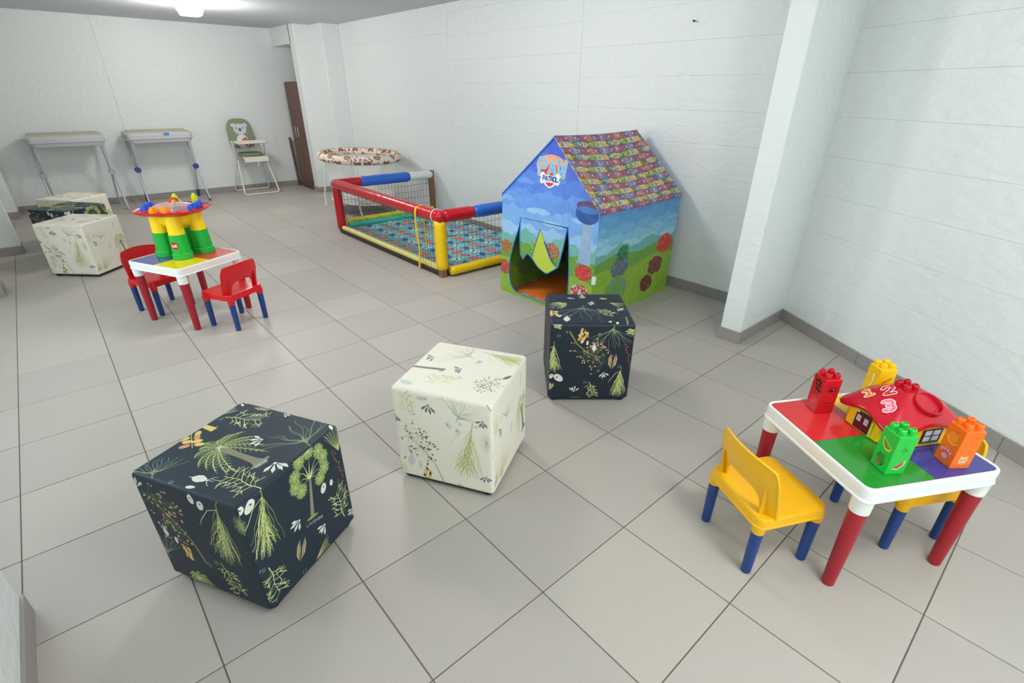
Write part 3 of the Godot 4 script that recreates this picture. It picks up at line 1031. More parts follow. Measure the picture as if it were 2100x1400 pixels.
func right_table_toys() -> void:
	var T := Transform3D(Basis(Vector3.UP, deg_to_rad(-30.1)), Vector3(1.101, 0.4557, 1.005))
	var yaw := deg_to_rad(-30.1)
	var bl := rgb(28, 22, 22)
	toy_block("red studded toy block with spotted stickers beside the toy house", T * Vector3(-0.084, 0, -0.178), yaw - 0.09, rgb(196, 20, 34), func(cv: Canvas, n: int):
		cv.t = Transform2D(0, Vector2(2, -10))
		for p in [[60, 70], [95, 60], [125, 75], [70, 110], [105, 110], [135, 115], [110, 155], [140, 165], [85, 150]]:
			cv.ell(Vector2(p[0], p[1]), 17, 19, 0.3, rgb(90, 10, 18))
			cv.ell(Vector2(p[0], p[1]), 12, 14, 0.3, bl)
		cv.ell(Vector2(80, 290), 48, 52, 0, rgb(214, 44, 40))
		cv.stroke([Vector2(80, 240), Vector2(84, 215), Vector2(100, 205)], 5, 4, rgb(60, 60, 30))
		for i in 6: cv.stroke([Vector2(45 + i * 13, 260), Vector2(50 + i * 12, 330)], 2, 2, rgb(170, 20, 30))
		cv.ell(Vector2(300, 130), 52, 22, -0.2, rgb(110, 14, 26))
		cv.ell(Vector2(310, 128), 24, 18, 0, bl)
		cv.ell(Vector2(318, 122), 7, 6, 0, rgb(230, 220, 210))
		cv.stroke([Vector2(250, 100), Vector2(290, 88), Vector2(345, 96)], 5, 4, bl)
		cv.stroke([Vector2(255, 290), Vector2(300, 275), Vector2(345, 290), Vector2(350, 320)], 8, 5, rgb(84, 12, 22))
		cv.stroke([Vector2(270, 310), Vector2(300, 330), Vector2(320, 300)], 6, 4, rgb(84, 12, 22)))
	toy_block("yellow studded toy block with banana stickers behind the toy house", T * Vector3(0.185, 0, -0.205), yaw - 0.15, rgb(250, 202, 24), func(cv: Canvas, n: int):
		cv.stroke([Vector2(70, 120), Vector2(100, 160), Vector2(90, 230)], 26, 14, rgb(236, 196, 90))
		cv.stroke([Vector2(110, 90), Vector2(120, 150), Vector2(100, 230)], 22, 12, rgb(250, 240, 200))
		cv.stroke([Vector2(250, 220), Vector2(280, 150), Vector2(340, 110)], 44, 20, rgb(196, 120, 30))
		cv.stroke([Vector2(255, 215), Vector2(290, 160), Vector2(340, 120)], 26, 12, rgb(236, 170, 50))
		cv.stroke([Vector2(335, 115), Vector2(350, 90)], 9, 6, bl))
	toy_block("green studded toy block with watermelon stickers on the green panel", T * Vector3(-0.114, 0, 0.170), yaw - 0.1, rgb(34, 188, 62), func(cv: Canvas, n: int):
		cv.fill([Vector2(40, 80), Vector2(165, 150), Vector2(150, 185), Vector2(95, 185), Vector2(50, 140)], rgb(226, 214, 60))
		cv.fill([Vector2(52, 95), Vector2(155, 152), Vector2(140, 172), Vector2(98, 170), Vector2(60, 135)], rgb(44, 120, 34))
		for i in 5: cv.ell(Vector2(75 + i * 16, 125 + i * 9), 4, 7, 0.5, rgb(226, 214, 60))
		cv.ell(Vector2(95, 295), 52, 62, -0.25, rgb(30, 66, 30))
		cv.ell(Vector2(100, 285), 44, 54, -0.25, rgb(70, 170, 50))
		for i in 4: cv.stroke([Vector2(70 + i * 18, 238), Vector2(85 + i * 14, 330)], 8, 6, rgb(24, 90, 36))
		cv.fill([Vector2(45, 280), Vector2(70, 320), Vector2(120, 345), Vector2(70, 360), Vector2(45, 330)], rgb(196, 80, 84))
		cv.fill([Vector2(250, 330), Vector2(300, 295), Vector2(355, 250), Vector2(350, 300), Vector2(310, 340)], rgb(206, 70, 80))
		cv.stroke([Vector2(250, 334), Vector2(310, 344), Vector2(354, 304), Vector2(358, 250)], 6, 6, rgb(230, 240, 200))
		cv.stroke([Vector2(265, 140), Vector2(300, 120), Vector2(340, 145), Vector2(300, 160)], 9, 7, rgb(28, 120, 48))
		cv.stroke([Vector2(300, 90), Vector2(296, 180)], 7, 6, rgb(28, 120, 48)))
	toy_block("orange studded toy block with fruit and paw stickers on the blue panel", T * Vector3(0.121, 0, 0.187), yaw - 0.16, rgb(244, 112, 26), func(cv: Canvas, n: int):
		cv.ell(Vector2(100, 120), 62, 58, 0, rgb(190, 90, 20))
		cv.ell(Vector2(100, 118), 58, 54, 0, rgb(248, 136, 44))
		cv.stroke([Vector2(40, 130), Vector2(70, 170), Vector2(120, 180), Vector2(160, 160)], 22, 12, rgb(250, 160, 60))
		cv.stroke([Vector2(110, 70), Vector2(125, 50)], 5, 4, rgb(120, 60, 20))
		cv.ell(Vector2(95, 320), 42, 32, 0, rgb(110, 50, 50))
		cv.ell(Vector2(95, 320), 38, 28, 0, rgb(246, 160, 186))
		for i in 4:
			cv.ell(Vector2(45 + i * 33, 268 - (14 if i == 1 or i == 2 else 0)), 17, 21, 0, rgb(110, 50, 50))
			cv.ell(Vector2(45 + i * 33, 268 - (14 if i == 1 or i == 2 else 0)), 14, 18, 0, rgb(246, 160, 186))
		cv.ell(Vector2(300, 310), 42, 40, 0, rgb(236, 190, 140))
		cv.fill([Vector2(262, 290), Vector2(264, 250), Vector2(290, 275)], rgb(236, 190, 140))
		cv.fill([Vector2(338, 290), Vector2(336, 250), Vector2(310, 275)], rgb(236, 190, 140))
		cv.stroke([Vector2(280, 330), Vector2(300, 340), Vector2(322, 328)], 4, 4, rgb(130, 60, 40))
		for x in [284, 316]: cv.ell(Vector2(x, 304), 6, 8, 0, bl)
		cv.ell(Vector2(330, 70), 14, 8, 0.4, rgb(150, 110, 30)))
	toy_house(T, yaw)

func toy_house(T: Transform3D, yaw: float) -> void:
	var t := thing("toy_house", "toy house with yellow walls and red number roof on the table", "toy house", T * Vector3(0.1, 0, -0.02), yaw)
	var yel := paint(rgb(246, 200, 24), 0.3)
	var red := paint(rgb(188, 16, 36), 0.25)
	var hx := 0.143
	var hz := 0.118
	# plan: a square block with cut corners
	var w := MB.new()
	var cut := 0.05
	var rg := func(ix: float, y: float) -> PackedVector3Array:
		var x := hx - ix
		var z := hz - ix
		var k := cut
		return PackedVector3Array([Vector3(-x, y, -z + k), Vector3(-x, y, z - k), Vector3(-x + k, y, z), Vector3(x - k, y, z), Vector3(x, y, z - k), Vector3(x, y, -z + k), Vector3(x - k, y, -z), Vector3(-x + k, y, -z)])
	w.loft([rg.call(0.004, 0.0), rg.call(0.0, 0.004), rg.call(0.003, 0.08)])
	obj("walls", w, yel, t)
	# roof: eaves dip towards the corners, hips rise to a small flat top
	var r := MB.new()
	var rings := []
	var n := 64
	for l in [[0.98, 0.076, 0.6], [1.05, 0.074, 1.0], [1.065, 0.082, 1.0], [1.02, 0.093, 0.9], [0.8, 0.118, 0.45], [0.5, 0.146, 0.12], [0.3, 0.163, 0.0], [0.26, 0.164, 0.0]]:
		var ring := PackedVector3Array()
		for i in n:
			var a := TAU * i / n
			var cx := cos(a)
			var sx := sin(a)
			# rounded square
			var p := 9.0
			var s := pow(pow(absf(cx), p) + pow(absf(sx), p), -1.0 / p)
			var wob: float = 0.016 * cos(4 * a) * l[2]
			ring.append(Vector3(cx * s * (hx + 0.004) * l[0], l[1] + wob, sx * s * (hz + 0.004) * l[0]))
		rings.append(ring)
	r.loft(rings)
	var ro := obj("roof", r, red, t, 50.0)
	for q in [[-1, -1], [1, -1], [1, 1], [-1, 1]]:
		var s := MB.new()
		stud(s, Vector3(q[0] * 0.0165, 0.161, -0.012 + q[1] * 0.0165), 0.0128, 0.022)
		obj("stud", s, red, ro)
	# round dish let into the roof
	var d := MB.new()
	d.lathe([Vector2(0.046, -0.04), Vector2(0.048, 0.008), Vector2(0.046, 0.014), Vector2(0.041, 0.014), Vector2(0.037, 0.0), Vector2(0.03, -0.002), Vector2(0.028, 0.002), Vector2(0.0, 0.003)], 32, Transform3D(Basis(Vector3.RIGHT, 0.42), Vector3(0.012, 0.139, 0.07)))
	obj("dish", d, red, ro)
	# number stickers on the slope above the door
	var cols := [rgb(232, 120, 40), rgb(200, 50, 60), rgb(226, 110, 130)]
	var cols2 := [rgb(70, 130, 50), rgb(40, 36, 40), rgb(240, 180, 170)]
	var k := 0
	for q in [["1", -0.1, -0.058], ["2", -0.062, -0.02], ["3", -0.104, 0.034]]:
		var cv := Canvas.new(128, 160, rgb(188, 16, 36), 3)
		cv.text(q[0], Vector2(28, 28), 104, 72, rgb(244, 240, 236), 42)
		cv.text(q[0], Vector2(28, 28), 104, 72, cols[k], 27)
		for i in 5: cv.ell(Vector2(36 + 14 * (i % 3) * 1.6, 34 + 24 * i), 8, 6, i, cols2[k])
		var m := printed(cv.tex(), 0.3)
		var sp := MB.new()
		var y := 0.0
		var grid := []
		for i in 5:
			var row := []
			for j in 5:
				# up of the glyph points to +x, its right to +z
				var off := Vector2((0.5 - i / 4.0) * 0.056, (j / 4.0 - 0.5) * 0.045).rotated(-1.1)
				var lx: float = q[1] + off.x
				var lz: float = q[2] + off.y
				row.append(Vector3(lx, roof_y(lx, lz, hx, hz) + 0.0012, lz))
			grid.append(row)
		for i in 4:
			for j in 4:
				sp.quad(grid[i][j], grid[i][j + 1], grid[i + 1][j + 1], grid[i + 1][j], Vector2(j / 4.0, i / 4.0), Vector2((j + 1) / 4.0, i / 4.0), Vector2((j + 1) / 4.0, (i + 1) / 4.0), Vector2(j / 4.0, (i + 1) / 4.0))
		obj("number_sticker", sp, m, ro)
		k += 1
	# door sticker on the side facing the red panel
	var door := MB.new()
	door.prism(PackedVector2Array([Vector2(-0.05, 0.003), Vector2(0.03, 0.003), Vector2(0.03, 0.06), Vector2(-0.02, 0.078), Vector2(-0.05, 0.078)]), 0.0, 0.0015, Transform3D(Basis(Vector3(0, 0, 1), Vector3.UP, Vector3(-1, 0, 0)), Vector3(-hx - 0.0005, 0, 0.012)))
	var dp := obj("door", door, paint(rgb(204, 222, 70), 0.3), t)
	var dd := MB.new()
	dd.box(Vector3(-hx - 0.0025, 0.036, 0.0), Vector3(0.0012, 0.06, 0.066))
	obj("door_leaf", dd, paint(rgb(84, 22, 34), 0.3), dp)
	for i in 2:
		for a in 3:
			for b in 3:
				var g := MB.new()
				g.box(Vector3(-hx - 0.0034, 0.04 + b * 0.0085, -0.018 + i * 0.032 + (a - 1) * 0.006), Vector3(0.0008, 0.0065, 0.0042))
				obj("pane", g, M.white, dp)
	var aw := MB.new()
	aw.box(Vector3(-hx - 0.003, 0.07, 0.004), Vector3(0.003, 0.012, 0.05))
	obj("awning", aw, paint(rgb(28, 40, 22), 0.4), dp)
	# window sticker on the side facing the blue panel
	var win := MB.new()
	win.box(Vector3(0.02, 0.042, hz + 0.0008), Vector3(0.08, 0.056, 0.0012))
	var wo := obj("window", win, paint(rgb(70, 24, 36), 0.3), t)
	for a in 2:
		for b in 2:
			var g := MB.new()
			g.box(Vector3(0.02 + (a - 0.5) * 0.034, 0.045 + (b - 0.5) * 0.024, hz + 0.0018), Vector3(0.027, 0.019, 0.0008))
			obj("pane", g, paint(rgb(206, 216, 222), 0.2), wo)
	var fl := MB.new()
	fl.box(Vector3(0.02, 0.017, hz + 0.0018), Vector3(0.078, 0.007, 0.001))
	obj("flower_box", fl, paint(rgb(56, 110, 60), 0.4), wo)

func roof_y(x: float, z: float, hx: float, hz: float) -> float:
	var a := atan2(z / (hz + 0.004), x / (hx + 0.004))
	var p := 9.0
	var l := pow(pow(absf(x / (hx + 0.004)), p) + pow(absf(z / (hz + 0.004)), p), 1.0 / p)
	var L := [[0.3, 0.163, 0.0], [0.5, 0.146, 0.12], [0.8, 0.118, 0.45], [1.02, 0.093, 0.9]]
	for i in 3:
		if l <= L[i + 1][0] or i == 2:
			var f: float = clampf((l - L[i][0]) / (L[i + 1][0] - L[i][0]), 0, 1)
			return lerpf(L[i][1], L[i + 1][1], f) + 0.016 * cos(4 * a) * lerpf(L[i][2], L[i + 1][2], f)
	return 0.1

# ---------------------------------------------------------------- activity stand on the left table
func activity_toy() -> void:
	var T := Transform3D(Basis(Vector3.UP, deg_to_rad(26.4)), Vector3(-0.269, 0.4557, -3.049))
	var o := T * Vector3(0.047, 0, -0.049)
	var t := thing("activity_stand", "toy activity stand with green and yellow legs and red tray", "toy", o, deg_to_rad(26.4))
	var yel := paint(rgb(250, 214, 10), 0.3)
	var grn := paint(rgb(24, 172, 58), 0.3)
	var red := paint(rgb(206, 24, 36), 0.28)
	var cen := Vector3(0, 0, 0)
	for q in [[-1, -1], [1, -1], [1, 1], [-1, 1]]:
		# legs lean a little outward
		var foot := Vector3(q[0] * 0.088, 0, q[1] * 0.085)
		var topp := Vector3(q[0] * 0.082, 0.315, q[1] * 0.08)
		var up := (topp - foot).normalized()
		var xf := Transform3D(Basis(Quaternion(Vector3.UP, up)), foot)
		var g := MB.new()
		g.lathe([Vector2(0.066, 0.0), Vector2(0.068, 0.002), Vector2(0.068, 0.036), Vector2(0.065, 0.04), Vector2(0.061, 0.041), Vector2(0.056, 0.168), Vector2(0.054, 0.17)], 24, xf)
		var lg := obj("leg", g, grn, t)
		var y := MB.new()
		y.lathe([Vector2(0.0525, 0.165), Vector2(0.05, 0.24), Vector2(0.05, 0.312)], 24, xf)
		obj("upper_leg", y, yel, t)
		if q[0] == -1 and q[1] == 1:
			var cv := Canvas.new(128, 128, rgb(206, 24, 36), 2)
			cv.ell(Vector2(64, 64), 62, 62, 0, rgb(206, 24, 36))
			cv.text("nut", Vector2(22, 40), 46, 24, Color.WHITE, 9)
			var disc := MB.new()
			var phi := 2.83
			var rim := []
			for i in 24:
				var a := TAU * i / 24
				var p := phi - cos(a) * 0.43
				rim.append(xf * Vector3(cos(p) * 0.0606, 0.1 + sin(a) * 0.026, sin(p) * 0.0606))
			var mid := xf * Vector3(cos(phi) * 0.0612, 0.1, sin(phi) * 0.0612)
			for i in 24:
				var a := TAU * i / 24
				var b := TAU * (i + 1) / 24
				disc.tri(mid, rim[i], rim[(i + 1) % 24], Vector2(0.5, 0.5), Vector2(0.5 + cos(a) * 0.5, 0.5 - sin(a) * 0.5), Vector2(0.5 + cos(b) * 0.5, 0.5 - sin(b) * 0.5))
			obj("badge", disc, printed(cv.tex(), 0.3), lg)
	# yellow bowl slung between the legs
	var bowl := MB.new()
	bowl.lathe([Vector2(0.0, 0.195), Vector2(0.05, 0.198), Vector2(0.085, 0.212), Vector2(0.108, 0.24), Vector2(0.118, 0.28), Vector2(0.12, 0.312)], 32)
	obj("bowl", bowl, yel, t)
	# eight-sided red tray with a raised lip
	var tr := MB.new()
	var oct := func(r: float, y: float) -> PackedVector3Array:
		var p := PackedVector3Array()
		for i in 8:
			for s in [-0.11, 0.11]:
				var a: float = TAU * (i + 0.5) / 8 + s
				var rr := r * (1.06 if (i % 2 == 0) else 0.98)
				p.append(Vector3(cos(a) * rr, y, sin(a) * rr))
		return p
	tr.loft([oct.call(0.12, 0.296), oct.call(0.19, 0.302), oct.call(0.224, 0.318), oct.call(0.23, 0.330), oct.call(0.224, 0.333), oct.call(0.205, 0.323), oct.call(0.1, 0.322)])
	obj("tray", tr, red, t)
	for i in 10:
		var a := TAU * (i + 0.3) / 10
		var s := MB.new()
		stud(s, Vector3(cos(a) * 0.182, 0.321, sin(a) * 0.182), 0.012, 0.014)
		obj("stud", s, red, t)
	# clear dome of the drum and the coloured wheel below it
	var gl := paint(Color(0.93, 0.93, 0.95, 0.3), 0.08)
	gl.transparency = BaseMaterial3D.TRANSPARENCY_ALPHA
	var dm := MB.new()
	dm.loft([rrect(0.2, 0.2, 0.03, 0.322), rrect(0.19, 0.19, 0.03, 0.35), rrect(0.12, 0.12, 0.03, 0.366)])
	obj("clear_lid", dm, gl, t)
	var ring_c := [rgb(226, 50, 40), rgb(240, 190, 30), rgb(34, 170, 70)]
	for i in 3:
		var a := MB.new()
		a.tube(arc(Vector3(0.04, 0.335, -0.035), Vector3(0.052 - i * 0.016, 0, -0.02), Vector3(0, 0.05 - i * 0.014, 0), 0, PI, 14), 0.008, -1, 8)
		obj("rainbow_arch", a, paint(ring_c[i], 0.3), t)
	# loose building bricks lying on the tray
	var lime := paint(rgb(196, 222, 30), 0.3)
	var blu := paint(rgb(36, 88, 214), 0.3)
	var org := paint(rgb(246, 156, 20), 0.3)
	var B := Transform3D(Basis(Vector3.UP, deg_to_rad(26.4)), o)
	var spots := [["orange", org, -0.16, 0.03, 0.2], ["orange", org, -0.12, 0.085, 0.5], ["blue", blu, 0.03, 0.16, 0.1], ["blue", blu, 0.095, 0.125, 0.6], ["blue", blu, 0.155, 0.08, 0.9], ["blue", blu, -0.13, -0.1, 0.4], ["blue", blu, -0.06, -0.15, 0.1], ["lime green", lime, 0.12, -0.11, 0.3], ["lime green", lime, 0.19, 0.0, 0.3]]
	var where := ["on the corner of the red tray, outermost", "on the red tray beside another orange brick", "on the red tray in front of the clear lid", "on the red tray between two blue bricks", "on the red tray next to the lime brick", "on the red tray behind the orange bricks", "on the red tray behind the clear lid", "standing on the red tray behind the rainbow arch", "standing on the red tray past the blue bricks"]
	for i in spots.size():
		var s: Array = spots[i]
		var n := thing("building_brick", "small %s toy brick %s" % [s[0], where[i]], "toy brick", B * Vector3(s[2], 0.3225, s[3]), deg_to_rad(26.4) + s[4], "small bricks on the activity tray")
		var tall: bool = s[0] == "lime green"
		var b := MB.new()
		var h := 0.03
		b.box(Vector3(0, h * 0.5, 0), Vector3(0.055, h, 0.036), Basis.IDENTITY, 0.0025)
		if tall: b.box(Vector3(-0.012, h + 0.018, 0), Vector3(0.03, 0.036, 0.032), Basis.IDENTITY, 0.0025)
		obj("brick", b, s[1], n)
		for sx in [-1, 1]:
			if tall and sx == 1: continue
			var sd := MB.new()
			stud(sd, Vector3(sx * 0.0135, h + (0.036 if tall else 0.0), 0), 0.0115, 0.014)
			obj("stud", sd, s[1], n)

# ---------------------------------------------------------------- play pen
func play_pen() -> void:
	var t := thing("play_pen", "wire play pen with red, blue and yellow padded rails against the wall", "play pen", Vector3(1.635, 0, -2.585))
	var vr := paint(rgb(190, 14, 32), 0.22)
	var vb := paint(rgb(44, 104, 206), 0.25)
	var vy := paint(rgb(240, 196, 8), 0.28)
	var vw := paint(rgb(226, 232, 228), 0.3)
	var wood := paint(rgb(134, 96, 72), 0.7)
	var dark := paint(rgb(52, 44, 40), 0.8)
	var wire := paint(rgb(28, 30, 32), 0.5)
	var far := Vector3(0.04, 0, -2.24)
	var right := 1.38
	var ry := 0.552
	var rr := 0.056
	# padded rails: lumpy sleeves over the timber
	var sleeve := func(a: Vector3, b: Vector3, r: float, sd: int, n := 14) -> MB:
		var mb := MB.new()
		var rings := []
		var d := (b - a).normalized()
		var s := d.cross(Vector3.UP if absf(d.y) < 0.9 else Vector3.RIGHT).normalized()
		var u := s.cross(d)
		var rng := RandomNumberGenerator.new()
		rng.seed = sd
		var m := maxi(6, int((b - a).length() / 0.03))
		for k in m + 1:
			var f := float(k) / m
			var end := minf(1.0, minf(f, 1.0 - f) * (b - a).length() / 0.012)
			var ring := PackedVector3Array()
			var j := 1.0 + rng.randf_range(-0.035, 0.035)
			for i in n:
				var ang := TAU * i / n
				var q := r * j * (0.86 + 0.14 * sqrt(end)) * (1.0 + 0.02 * rng.randf_range(-1, 1))
				ring.append(a.lerp(b, f) + s * cos(ang) * q + u * sin(ang) * q)
			rings.append(ring)
		mb.loft(rings)
		return mb
	var up := Vector3(0, ry, 0)
	obj("rail", sleeve.call(Vector3(0, ry, 0.05), far + up + Vector3(0, 0, -0.04), rr, 1), vr, t, 80.0)
	obj("rail", sleeve.call(Vector3(0.03, ry, 0), Vector3(0.36, ry, 0.02), rr, 2), vr, t, 80.0)
	obj("rail", sleeve.call(Vector3(0.355, ry, 0.02), Vector3(0.95, ry, 0.03), rr, 3), vb, t, 80.0)
	obj("rail", sleeve.call(Vector3(0.95, ry, 0.03), Vector3(right, ry, 0.04), rr, 4), vw, t, 80.0)
	obj("rail", sleeve.call(far + up, far + up + Vector3(0.32, 0, 0.0), rr, 5), vr, t, 80.0)
	obj("rail", sleeve.call(far + up + Vector3(0.31, 0, 0), far + up + Vector3(0.98, 0, 0.0), rr + 0.004, 6), vb, t, 80.0)
	obj("rail", sleeve.call(far + up + Vector3(0.97, 0, 0), far + up + Vector3(1.32, 0, 0), rr - 0.004, 7), vw, t, 80.0)
	# padded corner posts and their timber
	obj("post_pad", sleeve.call(Vector3(0, 0.075, 0), Vector3(0, ry - 0.03, 0), 0.056, 8), vy, t, 80.0)
	obj("post_pad", sleeve.call(far + Vector3(0, 0.03, 0), far + Vector3(0, ry - 0.02, 0), 0.052, 9), vr, t, 80.0)
	for p in [[Vector3(0, 0, 0), 0.5], [far, 0.5], [Vector3(1.36, 0, -2.24), 0.60]]:
		var b := MB.new()
		b.box(p[0] + Vector3(0, p[1] * 0.5, 0), Vector3(0.06, p[1], 0.06), Basis.IDENTITY, 0.003)
		obj("post", b, wood, t)
	# cord tied round the corner
	var cord := MB.new()
	cord.tube(arc(Vector3(0, ry, -0.045), Vector3(rr + 0.004, 0, 0), Vector3(0, rr + 0.004, 0), 0, TAU, 24), 0.004, -1, 6)
	obj("cord", cord, vw, t)
	# base boards
	for q in [[Vector3(0.0, 0.02, -1.12), Vector3(0.03, 0.034, 2.12)], [Vector3(0.7, 0.03, -2.24), Vector3(1.32, 0.05, 0.03)], [Vector3(0.7, 0.03, 0.0), Vector3(1.3, 0.05, 0.03)]]:
		var b := MB.new()
		b.box(q[0], q[1], Basis.IDENTITY, 0.003)
		obj("base_board", b, dark, t)
	var edge := MB.new()
	edge.box(Vector3(0.03, 0.056, -1.12), Vector3(0.05, 0.05, 2.12), Basis.IDENTITY, 0.012)
	obj("foam_edging", edge, paint(rgb(236, 224, 130), 0.6), t)
	# foam tubes along the foot of the near and far sides
	obj("foam_tube", sleeve.call(Vector3(0.06, 0.055, 0.045), Vector3(1.34, 0.055, 0.05), 0.042, 10), vy, t, 80.0)
	obj("foam_tube", sleeve.call(far + Vector3(0.06, 0.075, 0.05), far + Vector3(1.3, 0.075, 0.05), 0.034, 11), paint(rgb(70, 196, 170), 0.5), t, 80.0)
	obj("foam_tube", sleeve.call(far + Vector3(0.06, 0.125, 0.03), far + Vector3(1.3, 0.125, 0.03), 0.026, 12), paint(rgb(232, 210, 40), 0.5), t, 80.0)
	# welded wire panels, too fine to pick apart
	for side in [[Vector3(0, 0, -0.03), far + Vector3(0, 0, 0.03)], [Vector3(0.05, 0, 0), Vector3(1.36, 0, 0)], [far + Vector3(0.05, 0, -0.0), far + Vector3(1.3, 0, 0)]]:
		var mb := MB.new()
		var a: Vector3 = side[0]
		var b: Vector3 = side[1]
		var n := int((b - a).length() / 0.047)
		var rng := RandomNumberGenerator.new()
		rng.seed = n
		for i in n + 1:
			var p := a.lerp(b, (i + 0.5) / (n + 1.0))
			mb.tube([p + Vector3(0, 0.04, 0), p + Vector3(rng.randf_range(-0.003, 0.003), 0.52, rng.randf_range(-0.003, 0.003))], 0.0016, -1, 4)
		for y in [0.12, 0.2, 0.28, 0.36, 0.44]:
			var pts := []
			for i in 12: pts.append(a.lerp(b, i / 11.0) + Vector3(0, y + 0.006 * sin(i * 1.9 + y * 20), 0))
			mb.tube(pts, 0.0016, -1, 4)
		var o := obj("wire_mesh", mb, wire, t)
		o.set_meta("kind", "stuff")
	# yellow ribbon tied to the long rail
	for k in 2:
		var rb := MB.new()
		var z0 := -0.31 - k * 0.04
		var sx := -1.0 if k == 0 else 1.0
		var pts := [Vector3(sx * -0.02, ry + rr + 0.003, z0), Vector3(sx * 0.045, ry + 0.04, z0), Vector3(sx * 0.062, ry, z0 + 0.005), Vector3(sx * 0.055, 0.4, z0 - 0.01), Vector3(sx * 0.05, 0.2 if k == 0 else 0.3, z0 + 0.012), Vector3(sx * 0.06, 0.02 if k == 0 else 0.22, z0)]
		var rings := []
		for p in bend(pts, 0.05, 3):
			rings.append(PackedVector3Array([p + Vector3(-0.002, 0, -0.013), p + Vector3(0.002, 0, -0.013), p + Vector3(0.002, 0, 0.013), p + Vector3(-0.002, 0, 0.013)]))
		rb.loft(rings)
		obj("ribbon", rb, vy, t)

	# printed foam mat on the floor of the pen
	var cv := Canvas.new(1024, 640, rgb(112, 186, 194), 6)
	for i in 15:
		for j in 8:
			var p := Vector2(36 + i * 70 + (j % 2) * 34, 36 + j * 80)
			match (i * 2 + j * 3) % 4:
				0:
					cv.ell(p, 34, 27, 0, rgb(236, 234, 226))
					cv.ell(p, 11, 9, 0, rgb(24, 26, 30))
					for k in 5: cv.ell(p + Vector2(cos(k * 1.26) * 27, sin(k * 1.26) * 21), 7, 5, k, rgb(24, 26, 30))
				1:
					cv.ell(p, 30, 28, 0, rgb(224, 92, 62))
					cv.stroke([p + Vector2(-28, 0), p + Vector2(28, 0)], 3, 3, rgb(245, 190, 170))
					cv.stroke([p + Vector2(0, -26), p + Vector2(0, 26)], 3, 3, rgb(245, 190, 170))
				2:
					cv.ell(p, 30, 15, 0.5, rgb(42, 72, 148))
				_:
					cv.ell(p, 28, 16, -0.5, rgb(176, 44, 52))
					cv.stroke([p + Vector2(-9, 4), p + Vector2(9, -4)], 3, 3, rgb(240, 220, 210))
	var mt := thing("play_mat", "turquoise foam mat printed with sports balls inside the play pen", "mat", Vector3(2.35, 0, -3.7))
	var mat := MB.new()
	var nx := 14
	var nz := 26
	var W := 1.28
	var D := 2.1
	var g := []
	for i in nx + 1:
		var row := []
		for j in nz + 1:
			var x := (float(i) / nx - 0.5) * W
			var z := (float(j) / nz - 0.5) * D
			row.append(Vector3(x, 0.05 + 0.004 * sin(z * 11) * sin(x * 7 + 1), z))
		g.append(row)
	for i in nx:
		for j in nz:
			mat.quad(g[i][j], g[i + 1][j], g[i + 1][j + 1], g[i][j + 1], Vector2(float(j) / nz, 1 - float(i) / nx), Vector2(float(j) / nz, 1 - float(i + 1) / nx), Vector2(float(j + 1) / nz, 1 - float(i + 1) / nx), Vector2(float(j + 1) / nz, 1 - float(i) / nx))
	obj("printed_face", mat, printed(cv.tex(), 0.5), mt)
	var body := MB.new()
	body.box(Vector3(0, 0.023, 0), Vector3(W + 0.006, 0.046, D + 0.006), Basis.IDENTITY, 0.004)
	obj("foam_core", body, paint(rgb(232, 222, 142), 0.7), mt)

